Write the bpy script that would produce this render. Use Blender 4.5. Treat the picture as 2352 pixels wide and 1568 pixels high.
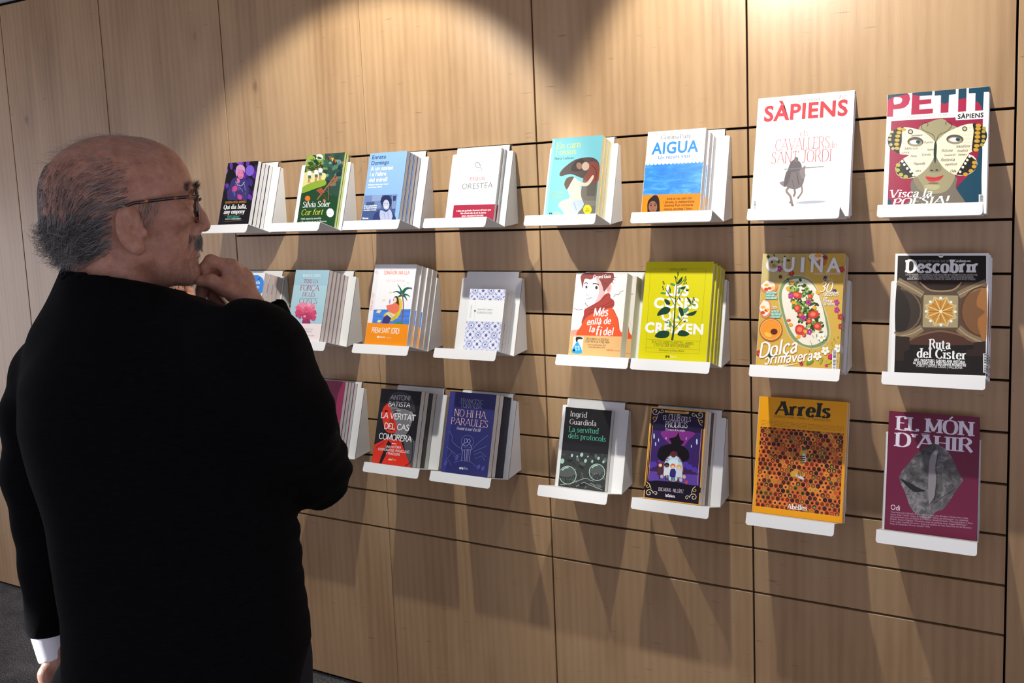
import bpy, bmesh, math, random
import numpy as np
from mathutils import Vector, Matrix

for _o in list(bpy.data.objects):
    bpy.data.objects.remove(_o, do_unlink=True)
SC = bpy.context.scene
COL = SC.collection

# ------------------------------------------------------------------ camera
HG = 0.117                        # spacing of the wall grooves (m)
ZG = 14.8621 * HG                 # height of the uppermost groove
FPX = 2071.9                      # focal length in pixels of the 2352 wide frame
YAW, PIT, ROL = .506738, -.112745, -.042086
PCX, PCY = 1178.04, 684.84        # principal point: the frame is cropped low
CAM = Vector((0, -18.8848 * HG, ZG - 1.19407 * HG))
_cy, _sy, _cp, _sp = math.cos(YAW), math.sin(YAW), math.cos(PIT), math.sin(PIT)
_w = Vector((-_sy * _cp, _cy * _cp, _sp)); _r = Vector((_cy, _sy, 0)); _u = _r.cross(_w)
_cr, _sr = math.cos(ROL), math.sin(ROL)
CR = _r * _cr + _u * _sr; CU = -_r * _sr + _u * _cr; CW = _w
cam_d = bpy.data.cameras.new('camera'); cam = bpy.data.objects.new('camera', cam_d); COL.objects.link(cam)
cam.matrix_world = Matrix(((CR.x, CU.x, -CW.x, CAM.x), (CR.y, CU.y, -CW.y, CAM.y), (CR.z, CU.z, -CW.z, CAM.z), (0, 0, 0, 1)))
cam_d.sensor_width = 36; cam_d.lens = 36 * FPX / 2352; cam_d.clip_start = .05
cam_d.shift_x = -(PCX - 1176) / 2352; cam_d.shift_y = (PCY - 784) / 2352
SC.camera = cam

# ------------------------------------------------------------------ light
SC.view_settings.view_transform = 'Standard'; SC.view_settings.look = 'None'
SC.view_settings.exposure = 0.0; SC.view_settings.gamma = 1; SC.view_settings.use_curve_mapping = False
SC.cycles.max_bounces = 6
W = bpy.data.worlds.new('world'); SC.world = W; W.use_nodes = True
W.node_tree.nodes['Background'].inputs[0].default_value = (.90, .84, 1.0, 1)
W.node_tree.nodes['Background'].inputs[1].default_value = 1.02

def spot(name, loc, aim, power, ang, blend, rad, col=(1, .96, .90)):
    d = bpy.data.lights.new(name, 'SPOT'); o = bpy.data.objects.new(name, d); COL.objects.link(o)
    o.location = loc
    o.rotation_euler = (Vector(aim) - Vector(loc)).to_track_quat('-Z', 'Y').to_euler()
    d.energy = power; d.spot_size = math.radians(ang); d.spot_blend = blend; d.shadow_soft_size = rad; d.color = col
    return o
spot('ceiling_spotlight', (-1.46, -.77, 2.315), (-1.68, 0, 1.44), 62, 84, .30, .018, (1, .955, .86))
spot('ceiling_spotlight', (-.62, -.77, 2.315), (-.30, 0, 1.62), 64, 92, .30, .018, (1, .955, .86))
def area(name, loc, aim, power, sx, sy, col):
    d = bpy.data.lights.new(name, 'AREA'); o = bpy.data.objects.new(name, d); COL.objects.link(o); o.location = loc
    o.rotation_euler = (Vector(aim) - Vector(loc)).to_track_quat('-Z', 'Y').to_euler(); d.shape = 'RECTANGLE'; d.size = sx; d.size_y = sy; d.energy = power; d.color = col
area('window_daylight', (-5.6, -1.5, .85), (-3.4, -.3, .6), 17, 1.5, 1.6, (.93, .95, 1))      # the window beyond the left end of the wall

HANDP = CAM + 1.40 * (CR * (135 - PCX) / FPX + CU * (PCY - 1545) / FPX + CW)
spot('window_sunbeam', tuple(HANDP + Vector((-2.3, -1.3, .75))), tuple(HANDP), 1100, 4.2, .4, .02, (.95, .97, 1))     # a shaft of sun on the hanging hand

# ------------------------------------------------------------------ helpers
def link(o, parent=None):
    COL.objects.link(o)
    if parent is not None: o.parent = parent
    return o

def tag(o, label=None, cat=None, group=None, kind=None):
    if label: o['label'] = label
    if cat: o['category'] = cat
    if group: o['group'] = group
    if kind: o['kind'] = kind
    return o

def empty(name, loc=(0, 0, 0), rot=(0, 0, 0), parent=None):
    o = bpy.data.objects.new(name, None); o.empty_display_size = .05
    o.location = loc; o.rotation_euler = rot
    return link(o, parent)

def mesh_obj(name, verts, faces, mats, parent=None, fm=None, smooth=False):
    me = bpy.data.meshes.new(name); me.from_pydata(verts, [], faces)
    for m in (mats if isinstance(mats, (list, tuple)) else [mats]): me.materials.append(m)
    if fm is not None: me.polygons.foreach_set('material_index', fm)
    if smooth: me.polygons.foreach_set('use_smooth', [True] * len(me.polygons))
    me.update()
    return link(bpy.data.objects.new(name, me), parent)

def bm_obj(name, bm, mats, parent=None, smooth=False):
    me = bpy.data.meshes.new(name); bm.normal_update(); bm.to_mesh(me); bm.free()
    for m in (mats if isinstance(mats, (list, tuple)) else [mats]): me.materials.append(m)
    if smooth: me.polygons.foreach_set('use_smooth', [True] * len(me.polygons))
    return link(bpy.data.objects.new(name, me), parent)

def box(bm, x0, x1, y0, y1, z0, z1, mi=0):
    vs = [bm.verts.new(p) for p in ((x0, y0, z0), (x1, y0, z0), (x1, y1, z0), (x0, y1, z0), (x0, y0, z1), (x1, y0, z1), (x1, y1, z1), (x0, y1, z1))]
    fs = []
    for q in ((0, 1, 5, 4), (1, 2, 6, 5), (2, 3, 7, 6), (3, 0, 4, 7), (4, 5, 6, 7), (3, 2, 1, 0)):
        f = bm.faces.new([vs[i] for i in q]); f.material_index = mi; fs.append(f)
    return fs

MATS = {}
def srgb(c):
    if isinstance(c, str):
        c = c.lstrip('#'); c = [int(c[i:i + 2], 16) / 255 for i in (0, 2, 4)]
    return [x / 12.92 if x <= .04045 else ((x + .055) / 1.055) ** 2.4 for x in c]

def mat(name, col, rough=.5, spec=.5, metal=0, bump=None, coat=0):
    if name in MATS: return MATS[name]
    m = bpy.data.materials.new(name); m.use_nodes = True
    b = m.node_tree.nodes['Principled BSDF']
    b.inputs['Base Color'].default_value = (*col, 1); b.inputs['Roughness'].default_value = rough
    b.inputs['Specular IOR Level'].default_value = spec; b.inputs['Metallic'].default_value = metal
    b.inputs['Coat Weight'].default_value = coat; b.inputs['Coat Roughness'].default_value = .25
    if bump:
        nt = m.node_tree; n = nt.nodes.new('ShaderNodeTexNoise'); tc = nt.nodes.new('ShaderNodeTexCoord'); bp = nt.nodes.new('ShaderNodeBump')
        n.inputs['Scale'].default_value = bump[0]; n.inputs['Detail'].default_value = 4
        bp.inputs['Strength'].default_value = bump[1]; bp.inputs['Distance'].default_value = bump[2]
        nt.links.new(tc.outputs['Object'], n.inputs['Vector']); nt.links.new(n.outputs['Fac'], bp.inputs['Height']); nt.links.new(bp.outputs['Normal'], b.inputs['Normal'])
    MATS[name] = m
    return m

class NT:
    """short hand for building node trees"""
    def __init__(s, m): s.t = m.node_tree; s.b = s.t.nodes['Principled BSDF']
    def n(s, kind, **kw):
        x = s.t.nodes.new('ShaderNode' + kind)
        for k, v in kw.items():
            if k in x.inputs.keys(): s.put(x.inputs[k], v)
            else: setattr(x, k, v)
        return x
    def put(s, sock, v):
        if isinstance(v, bpy.types.NodeSocket): s.t.links.new(v, sock)
        else: sock.default_value = v
    def math(s, op, a, b=0.0, c=False):
        x = s.n('Math', operation=op); x.use_clamp = c
        s.put(x.inputs[0], a); s.put(x.inputs[1], b); return x.outputs[0]
    def mapping(s, v, sc, loc=(0, 0, 0), rot=(0, 0, 0)):
        x = s.n('Mapping'); s.put(x.inputs['Vector'], v); x.inputs['Scale'].default_value = sc; x.inputs['Location'].default_value = loc; x.inputs['Rotation'].default_value = rot
        return x.outputs[0]
    def noise(s, v, scale=1, detail=4, rough=.5, dist=0):
        x = s.n('TexNoise', Scale=scale, Detail=detail, Roughness=rough, Distortion=dist); s.put(x.inputs['Vector'], v); return x.outputs['Fac']
    def ramp(s, f, stops, interp='LINEAR'):
        x = s.n('ValToRGB'); s.put(x.inputs[0], f); e = x.color_ramp; e.interpolation = interp
        while len(e.elements) < len(stops): e.elements.new(.5)
        for el, (p, c) in zip(e.elements, stops):
            el.position = p; el.color = (*c, 1) if len(c) == 3 else c
        return x.outputs[0]
    def mix(s, f, a, b, mode='MIX'):
        x = s.n('Mix', data_type='RGBA', blend_type=mode); s.put(x.inputs[0], f); s.put(x.inputs[6], a); s.put(x.inputs[7], b); return x.outputs[2]

def new_mat(name):
    m = bpy.data.materials.new(name); m.use_nodes = True; MATS[name] = m
    return m, NT(m)
# ------------------------------------------------------------------ room
def wood_material():
    m, t = new_mat('oak_laminate')
    tc = t.n('TexCoord'); at = t.n('Attribute', attribute_name='pid')
    off = t.n('CombineXYZ'); t.put(off.inputs[0], t.math('MULTIPLY', at.outputs['Fac'], 7.31)); t.put(off.inputs[2], t.math('MULTIPLY', at.outputs['Fac'], 13.7)); t.put(off.inputs[1], at.outputs['Fac'])
    va = t.n('VectorMath', operation='ADD'); t.put(va.inputs[0], tc.outputs['Object']); t.put(va.inputs[1], off.outputs[0])
    P = va.outputs[0]
    fine = t.noise(t.mapping(P, (520, 1, 14)), 1, 4, .65)
    mid = t.noise(t.mapping(P, (34, 1, 2.2)), 1, 5, .6, .5)
    broad = t.noise(t.mapping(P, (7.0, 1, .75)), 1, 4, .55, .6)
    cloud = t.noise(t.mapping(P, (3.2, 1, 1.7)), 1, 3, .5)
    wv = t.n('TexWave', wave_type='BANDS', bands_direction='X', Scale=1.0, Distortion=9.0, Detail=2.0)
    wv.inputs['Detail Scale'].default_value = .55
    t.put(wv.inputs['Vector'], t.mapping(P, (13, 1, .9)))
    kv = t.n('TexVoronoi', feature='F1'); kv.inputs['Scale'].default_value = 1
    t.put(kv.inputs['Vector'], t.mapping(P, (7.5, 0.001, 4.2)))
    kvp = t.n('TexVoronoi', feature='F1'); kvp.inputs['Scale'].default_value = 1
    t.put(kvp.inputs['Vector'], t.mapping(P, (3.1, 0.001, 4.6), (3.3, 0, 1.7)))
    kn = t.noise(t.mapping(P, (70, 1, 34)), 1, 3, .6)
    sepk = t.n('SeparateColor'); t.put(sepk.inputs[0], kv.outputs['Color']); rare = t.math('GREATER_THAN', sepk.outputs[0], .80)
    knot = t.math('MULTIPLY', t.math('SUBTRACT', .11, t.math('ADD', kv.outputs['Distance'], t.math('MULTIPLY', t.math('SUBTRACT', kn, .5), .20)), True), 9.0, True)
    knot = t.math('MULTIPLY', knot, rare)
    halo = t.math('MULTIPLY', t.math('SUBTRACT', .40, kv.outputs['Distance'], True), rare)
    sx = t.n('SeparateXYZ'); t.put(sx.inputs[0], t.mapping(P, (1, 1, 1)))
    dash = t.math('MULTIPLY', t.math('SUBTRACT', t.noise(t.mapping(P, (15, 1, 150), (0, 0, 0), (0, .12, 0)), 1, 1, .5), .70, True), 8, True)
    dash = t.math('MULTIPLY', dash, t.math('GREATER_THAN', kvp.outputs['Distance'], .38))
    v = t.math('MULTIPLY', t.math('SUBTRACT', fine, .5), .24)
    v = t.math('ADD', v, t.math('MULTIPLY', t.math('SUBTRACT', mid, .5), .34))
    v = t.math('ADD', v, t.math('MULTIPLY', t.math('SUBTRACT', broad, .5), .78))
    v = t.math('ADD', v, t.math('MULTIPLY', t.math('SUBTRACT', cloud, .5), .45))
    v = t.math('ADD', v, t.math('MULTIPLY', t.math('SUBTRACT', wv.outputs['Fac'], .5), .10))
    v = t.math('ADD', v, .56, True)
    col = t.ramp(v, [(0, (.17, .096, .045)), (.35, (.31, .190, .094)), (.6, (.41, .266, .140)), (1, (.50, .345, .195))])
    col = t.mix(t.math('MULTIPLY', halo, .9), col, (.25, .15, .08, 1))
    col = t.mix(t.math('MULTIPLY', knot, .72), col, (.07, .04, .022, 1))
    col = t.mix(t.math('MULTIPLY', dash, .62), col, (.10, .06, .035, 1))
    t.put(t.b.inputs['Base Color'], col)
    t.put(t.b.inputs['Roughness'], t.math('ADD', .29, t.math('MULTIPLY', fine, .12)))
    t.b.inputs['Specular IOR Level'].default_value = .5
    bp = t.n('Bump', Strength=.25, Distance=.0006); t.put(bp.inputs['Height'], fine); t.put(t.b.inputs['Normal'], bp.outputs[0])
    return m

WOOD = wood_material()
DARK = mat('groove_black', (.006, .005, .004), .9, .1)
SEAM = {'C': .0042, 'B': -.5597, 'A': -1.1330, 'E': -1.7100, 'D': -2.2800, 'F': -2.8681, 'G': -3.4444}
CEIL_Z = 2.425
def zk(k): return ZG - HG * k

def build_wall():
    bm = bmesh.new(); pid = bm.faces.layers.float.new('pid')
    n = [0]
    def panel(x0, x1, z0, z1, gx0=.0022, gx1=.0022, gz0=.0028, gz1=.0028):
        n[0] += 1
        fs = box(bm, x0 + gx0, x1 - gx1, 0, .018, z0 + gz0, z1 - gz1)
        es = {e for f in fs for e in f.edges if abs(f.calc_center_median().y) < 1e-6}
        r = bmesh.ops.bevel(bm, geom=list(es), offset=.0008, segments=1, affect='EDGES')
        for f in set(fs) | set(r['faces']):
            if f.is_valid: f[pid] = n[0] * .618
    zc = CEIL_Z - .012
    cols = [('G', 'F'), ('F', 'D'), ('D', 'E'), ('E', 'A'), ('A', 'B'), ('B', 'C')]
    xl = SEAM['G'] - .576 * 4
    for i in range(4):
        a = xl + .576 * i; panel(a, a + .576, .517, zc); panel(a, a + .576, .014, .517, gz1=.0008)
    for a, b in cols:
        a, b = SEAM[a], SEAM[b]
        if b <= SEAM['D'] + 1e-6:
            panel(a, b, .014, zc); continue
        ge0 = .0006 if abs(a - SEAM['E']) < 1e-6 else .0022
        ge1 = .0006 if abs(b - SEAM['E']) < 1e-6 else .0022
        panel(a, b, zk(0), zc, ge0, ge1)
        for k in range(10): panel(a, b, zk(k + 1), zk(k), ge0, ge1)
        panel(a, b, .014, zk(10), ge0, ge1)
    for i in range(3):
        a = SEAM['C'] + .572 * i; panel(a, a + .572, .014, zc)
    for f in box(bm, xl, SEAM['C'] + .572 * 3, .016, .03, 0, CEIL_Z, 1): f[pid] = 0
    o = bm_obj('wall_back', bm, [WOOD, DARK])
    tag(o, kind='structure')

def carpet_material():
    m, t = new_mat('carpet_grey')
    tc = t.n('TexCoord'); a = t.noise(tc.outputs['Object'], 190, 3, .7); b = t.noise(tc.outputs['Object'], 520, 2, .6); c = t.noise(tc.outputs['Object'], 9, 2, .5)
    v = t.math('ADD', t.math('MULTIPLY', a, .55), t.math('MULTIPLY', b, .45))
    v = t.math('ADD', v, t.math('MULTIPLY', t.math('SUBTRACT', c, .5), .12))
    t.put(t.b.inputs['Base Color'], t.ramp(v, [(.36, (.022, .022, .023)), (.5, (.10, .10, .103)), (.64, (.38, .38, .385))]))
    t.b.inputs['Roughness'].default_value = .95; t.b.inputs['Specular IOR Level'].default_value = .1
    bp = t.n('Bump', Strength=.8, Distance=.004); t.put(bp.inputs['Height'], v); t.put(t.b.inputs['Normal'], bp.outputs[0])
    return m

build_wall()
tag(mesh_obj('floor', [(-7, -5, 0), (3, -5, 0), (3, .03, 0), (-7, .03, 0)], [(0, 1, 2, 3)], carpet_material()), kind='structure')
tag(mesh_obj('ceiling', [(-7, -5, CEIL_Z), (3, -5, CEIL_Z), (3, .03, CEIL_Z), (-7, .03, CEIL_Z)], [(3, 2, 1, 0)], mat('ceiling_white', (.70, .72, .74), .9, .2, bump=(300, .1, .001))), kind='structure')
# ------------------------------------------------------------------ white metal book holders
WHITE = mat('white_powder_coat', (.80, .82, .83), .42, .5, bump=(900, .12, .0004))
TILT = math.atan(.325)
ST, CT = math.sin(TILT), math.cos(TILT)
LEDGE = {1: 1.518, 2: 1.1635, 3: .8115}
PY = -.078                       # the foot of the sloping plate
HW = .1965                       # width of a holder

def rounded(pts, rad, seg=5):
    """polygon corners (x, y, r) -> list of points"""
    out = []; n = len(pts)
    for i, p in enumerate(pts):
        r = rad[i]
        if not r: out.append(Vector(p)); continue
        p = Vector(p); a = (Vector(pts[i - 1]) - p).normalized(); b = (Vector(pts[(i + 1) % n]) - p).normalized()
        h = a.angle(b) / 2; d = r / math.tan(h); c = p + (a + b).normalized() * (r / math.sin(h))
        s, e = p + a * d - c, p + b * d - c
        for k in range(seg + 1):
            v = s.lerp(e, k / seg).normalized() * r; out.append(c + v)
    return out

def sheet(name, pts3, th, parent, m, nrm):
    """a flat polygon given thickness th towards nrm"""
    n = len(pts3); nrm = Vector(nrm) * th
    vs = [tuple(p) for p in pts3] + [tuple(Vector(p) + nrm) for p in pts3]
    fs = [tuple(range(n))[::-1], tuple(range(n, 2 * n))] + [(i, (i + 1) % n, n + (i + 1) % n, n + i) for i in range(n)]
    o = mesh_obj(name, vs, fs, m, parent)
    bm = bmesh.new(); bm.from_mesh(o.data); bmesh.ops.recalc_face_normals(bm, faces=bm.faces); bm.to_mesh(o.data); bm.free()
    return o

def holder(row, xr, label):
    zl = LEDGE[row]; zg = zk((row - 1) * 3)
    root = empty('book_holder', (xr - HW / 2, 0, zl))
    tag(root, label, 'book holder', 'white metal book holders on the wall')
    h = HW / 2; top = (zg - zl - .016) / CT; tabtop = (zg - zl) / CT
    pt = lambda x, s, o=0: Vector((x, PY + s * ST - o * CT, s * CT + o * ST))
    outline = rounded([(-h, 0), (h, 0), (h, top), (h - .0135, top), (h - .0135, tabtop), (-h + .0135, tabtop), (-h + .0135, top), (-h, top)], [0, 0, .005, 0, .0015, .0015, 0, .005])
    sheet('back_plate', [pt(p.x, p.y) for p in outline], .0014, root, WHITE, (0, CT, -ST))
    # the hook that runs from the plate into the groove
    yt = PY + tabtop * ST
    bm = bmesh.new(); box(bm, -h + .0135, h - .0135, yt - .0002, .012, zg - zl - .0008, zg - zl + .0006)
    bm_obj('hook', bm, WHITE, root)
    for sx in (-1, 1):
        x = sx * h
        tri = [pt(x, 0), pt(x, top - .004), Vector((x, -.0006, (top - .004) * CT)), Vector((x, -.0006, 0.005))]
        sheet('side_panel', tri, .0014, root, WHITE, (-sx, 0, 0))
    # ledge square to the plate, and the lip folded down from its front edge
    dp = .0965; lip = .0265; N = Vector((0, -CT, ST)); U = Vector((0, ST, CT)); o = Vector((0, PY, 0))
    sheet('ledge', [o + Vector((x, 0, 0)) + N * d for x, d in ((-h, -.0008), (h, -.0008), (h, dp), (-h, dp))], .0014, root, WHITE, -U)
    pts = rounded([(-h, 0), (-h, -lip), (h, -lip), (h, 0)], [.0015, .006, .006, .0015])
    sheet('lip', [o + Vector((p.x, 0, 0)) + N * dp + U * p.y + Vector((0, p.y * .18, 0)) for p in pts], .0014, root, WHITE, N)
    return root
# ------------------------------------------------------------------ books
def paper_material(name, c0, c1, freq):
    m, t = new_mat(name)
    tc = t.n('TexCoord')
    a = t.noise(t.mapping(tc.outputs['Object'], (30, freq, 3)), 1, 2, .5)
    t.put(t.b.inputs['Base Color'], t.ramp(a, [(.3, c0), (.7, c1)]))
    t.b.inputs['Roughness'].default_value = .9; t.b.inputs['Specular IOR Level'].default_value = .15
    return m
PAPER = paper_material('paper_ivory', (.60, .58, .53), (.80, .78, .73), 2600)
PAPERW = paper_material('paper_white', (.62, .63, .64), (.85, .85, .85), 2600)

LAYER = .000005

class Art:
    """printed cover: coloured shapes laid on one mesh. Points are given in the pixels of a
    reference crop and rectified onto the flat cover by the homography of its four corners."""
    def __init__(s, w, h, quad, vb, base):
        s.w, s.h = w, h; s.vs = []; s.fs = []; s.fm = []; s.mats = []; s.mi = {}; s.lay = 0
        if quad:
            vl, vr = vb; dst = [(0, 0), (1, 0), (1, vr), (0, vl)]
            A = []; B = []
            for (x, y), (u, v) in zip(quad, dst):
                A.append([x, y, 1, 0, 0, 0, -u * x, -u * y]); B.append(u)
                A.append([0, 0, 0, x, y, 1, -v * x, -v * y]); B.append(v)
            s.H = np.append(np.linalg.solve(np.array(A), np.array(B)), 1).reshape(3, 3)
        else: s.H = np.eye(3)
        s.base = base; s.gain = 1; s.matt = 0; s.t = (0, 0, 1)
    def crop(s, k): s.t = CROP[k]
    def m(s, x, y):
        x, y = s.t[0] + x / s.t[2], s.t[1] + y / s.t[2]
        q = s.H @ (x, y, 1); return q[0] / q[2], q[1] / q[2]
    def mid(s, col):
        if isinstance(col, bpy.types.Material): k = col.name; mt = col
        else:
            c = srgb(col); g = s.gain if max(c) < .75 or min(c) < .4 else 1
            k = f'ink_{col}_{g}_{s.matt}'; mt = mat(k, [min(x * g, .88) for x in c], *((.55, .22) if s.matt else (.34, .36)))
        if k not in s.mi: s.mi[k] = len(s.mats); s.mats.append(mt)
        return s.mi[k]
    def up(s, n=1): s.lay += n
    def raw(s, uv, faces, col):
        """uv in 0..1 cover units, top left origin"""
        o = len(s.vs); y = -LAYER * s.lay
        s.vs += [((q[0] - .5) * s.w, y - (LAYER * q[2] if len(q) > 2 else 0), (1 - q[1]) * s.h) for q in uv]
        k = s.mid(col)
        for f in faces: s.fs.append([o + i for i in f]); s.fm.append(k)
    def clip(s, uv):
        for ax, lim, sg in ((0, 0, 1), (0, 1, -1), (1, 0, 1), (1, 1, -1)):
            out = []
            for i in range(len(uv)):
                a, b = uv[i - 1], uv[i]
                ia = (a[ax] - lim) * sg >= 0; ib = (b[ax] - lim) * sg >= 0
                if ia != ib:
                    k = (lim - a[ax]) / (b[ax] - a[ax]); out.append((a[0] + (b[0] - a[0]) * k, a[1] + (b[1] - a[1]) * k))
                if ib: out.append(b)
            uv = out
            if not uv: return uv
        return uv
    def puv(s, uv, col, up=1):
        uv = s.clip(list(uv))
        if len(uv) < 3: return
        s.up(up)
        a = sum(uv[i - 1][0] * uv[i][1] - uv[i][0] * uv[i - 1][1] for i in range(len(uv)))
        if a > 0: uv = uv[::-1]
        s.raw(uv, [range(len(uv))], col)
    def ruv(s, u0, v0, u1, v1, col, up=1): s.puv([(u0, v0), (u1, v0), (u1, v1), (u0, v1)], col, up)
    def poly(s, pts, col, up=1): s.puv([s.m(*p) for p in pts], col, up)
    def smooth(s, pts, col, up=1, k=5): s.poly(catmull(pts, True, k), col, up)
    def ell(s, cx, cy, rx, ry, col, rot=0, up=1, n=18, jit=0, seed=0):
        rn = random.Random(seed); c, sn = math.cos(rot), math.sin(rot); P = []
        for i in range(n):
            a = 2 * math.pi * i / n; q = 1 + jit * rn.uniform(-1, 1); x, y = rx * q * math.cos(a), ry * q * math.sin(a)
            P.append((cx + x * c - y * sn, cy + x * sn + y * c))
        s.poly(P, col, up)
    def line(s, pts, wd, col, up=1, curve=False, taper=False):
        if curve: pts = catmull(pts, False, 5)
        pts = [Vector(p) for p in pts]; n = len(pts); L, R = [], []
        for i, p in enumerate(pts):
            d = (pts[min(i + 1, n - 1)] - pts[max(i - 1, 0)]); d = d.normalized() if d.length else Vector((1, 0))
            k = wd / 2 * ((1 - i / (n - 1) * .9) if taper else 1); q = Vector((-d.y, d.x)) * k
            L.append(p + q); R.append(p - q)
        s.up(up); uv = [s.m(*p) for p in L + R]
        fc = []
        for i in range(n - 1):
            q = [uv[i], uv[i + 1], uv[n + i + 1], uv[n + i]]
            if min(p[0] for p in q) < 0 or max(p[0] for p in q) > 1 or min(p[1] for p in q) < 0 or max(p[1] for p in q) > 1: continue
            fc.append((i, i + 1, n + i + 1, n + i))
        s.raw(uv, fc, col)
    def text(s, st, p0, p1, cap, col, font='sans', up=2, bold=0, shear=0, free=None, keep=False):
        """p0, p1: reference pixels of the two ends of the baseline; cap: capital height in pixels"""
        (u0, v0), (u1, v1) = s.m(*p0), s.m(*p1)
        mx, my = (p0[0] + p1[0]) / 2, (p0[1] + p1[1]) / 2
        ch = abs(s.m(mx, my - cap)[1] - s.m(mx, my)[1]); vb = (v0 + v1) / 2
        V, F = text_shape(st, font, bold, shear)
        x0 = min(p[0] for p in V); x1 = max(p[0] for p in V)
        k = (u1 - u0) / (x1 - x0)
        s.up(up)
        sl = (v1 - v0) / max(u1 - u0, 1e-6) if keep else 0
        uv = [(u0 + (p[0] - x0) * k, vb - p[1] * ch + ((p[0] - x0) * k - (u1 - u0) / 2) * sl, p[2] if len(p) > 2 else 0) for p in V]; s.up(3)
        ok = [f for f in F if all(0 <= uv[i][0] <= 1 and 0 <= uv[i][1] <= 1 for i in f)]
        s.raw(uv, ok, col)
    def vtext(s, st, p0, p1, cap, col, font='sans', up=2):
        """lettering that reads upwards from p0 to p1"""
        (u0, v0), (u1, v1) = s.m(*p0), s.m(*p1); V, F = text_shape(st, font, 0, 0)
        x0 = min(p[0] for p in V); x1 = max(p[0] for p in V); ch = abs(s.m(p0[0] + cap, p0[1])[0] - s.m(*p0)[0]); k = (v1 - v0) / (x1 - x0)
        s.up(up); u = (u0 + u1) / 2
        s.raw([(u - p[1] * ch, v0 + (p[0] - x0) * k) for p in V], F, col)
    def mesh(s, name):
        me = bpy.data.meshes.new(name)
        w, h = s.w / 2, s.h; k0 = s.mid(s.base); t = .0005
        o = len(s.vs)
        s.vs += [(-w, 0, 0), (w, 0, 0), (w, 0, h), (-w, 0, h), (-w, t, 0), (w, t, 0), (w, t, h), (-w, t, h)]
        for q in ((0, 1, 2, 3), (5, 4, 7, 6), (1, 5, 6, 2), (4, 0, 3, 7), (3, 2, 6, 7), (4, 5, 1, 0)):
            s.fs.append([o + i for i in q]); s.fm.append(k0)
        me.from_pydata(s.vs, [], s.fs)
        for m_ in s.mats: me.materials.append(m_)
        me.polygons.foreach_set('material_index', s.fm); me.update()
        return me

def catmull(pts, closed, k):
    n = len(pts); out = []
    for i in range(n if closed else n - 1):
        g = lambda j: Vector(pts[j % n] if closed else pts[min(max(j, 0), n - 1)])
        a, b, c, d = g(i - 1), g(i), g(i + 1), g(i + 2)
        for j in range(k):
            t = j / k
            out.append(.5 * ((2 * b) + (c - a) * t + (2 * a - 5 * b + 4 * c - d) * t * t + (3 * b - a - 3 * c + d) * t ** 3))
    if not closed: out.append(Vector(pts[-1]))
    return [tuple(p) for p in out]

# ---- lettering ------------------------------------------------------------------------------
_TXT = {}
def _cap():
    if 'cap' not in _TXT:
        V, F = _curve_text('H', 0, 0); _TXT['cap'] = max(p[1] for p in V)
    return _TXT['cap']
def _curve_text(st, bold, shear):
    c = bpy.data.curves.new('t', 'FONT'); c.body = st; c.size = 1; c.resolution_u = 3; c.offset = bold; c.space_character = 1 + max(bold, 0) * 2.2; c.shear = shear; c.fill_mode = 'FRONT'
    o = bpy.data.objects.new('t', c); me = bpy.data.meshes.new_from_object(o)
    V = [(v.co.x, v.co.y) for v in me.vertices]; F = [tuple(p.vertices) for p in me.polygons]
    bpy.data.objects.remove(o); bpy.data.curves.remove(c); bpy.data.meshes.remove(me)
    return V, F
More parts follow.
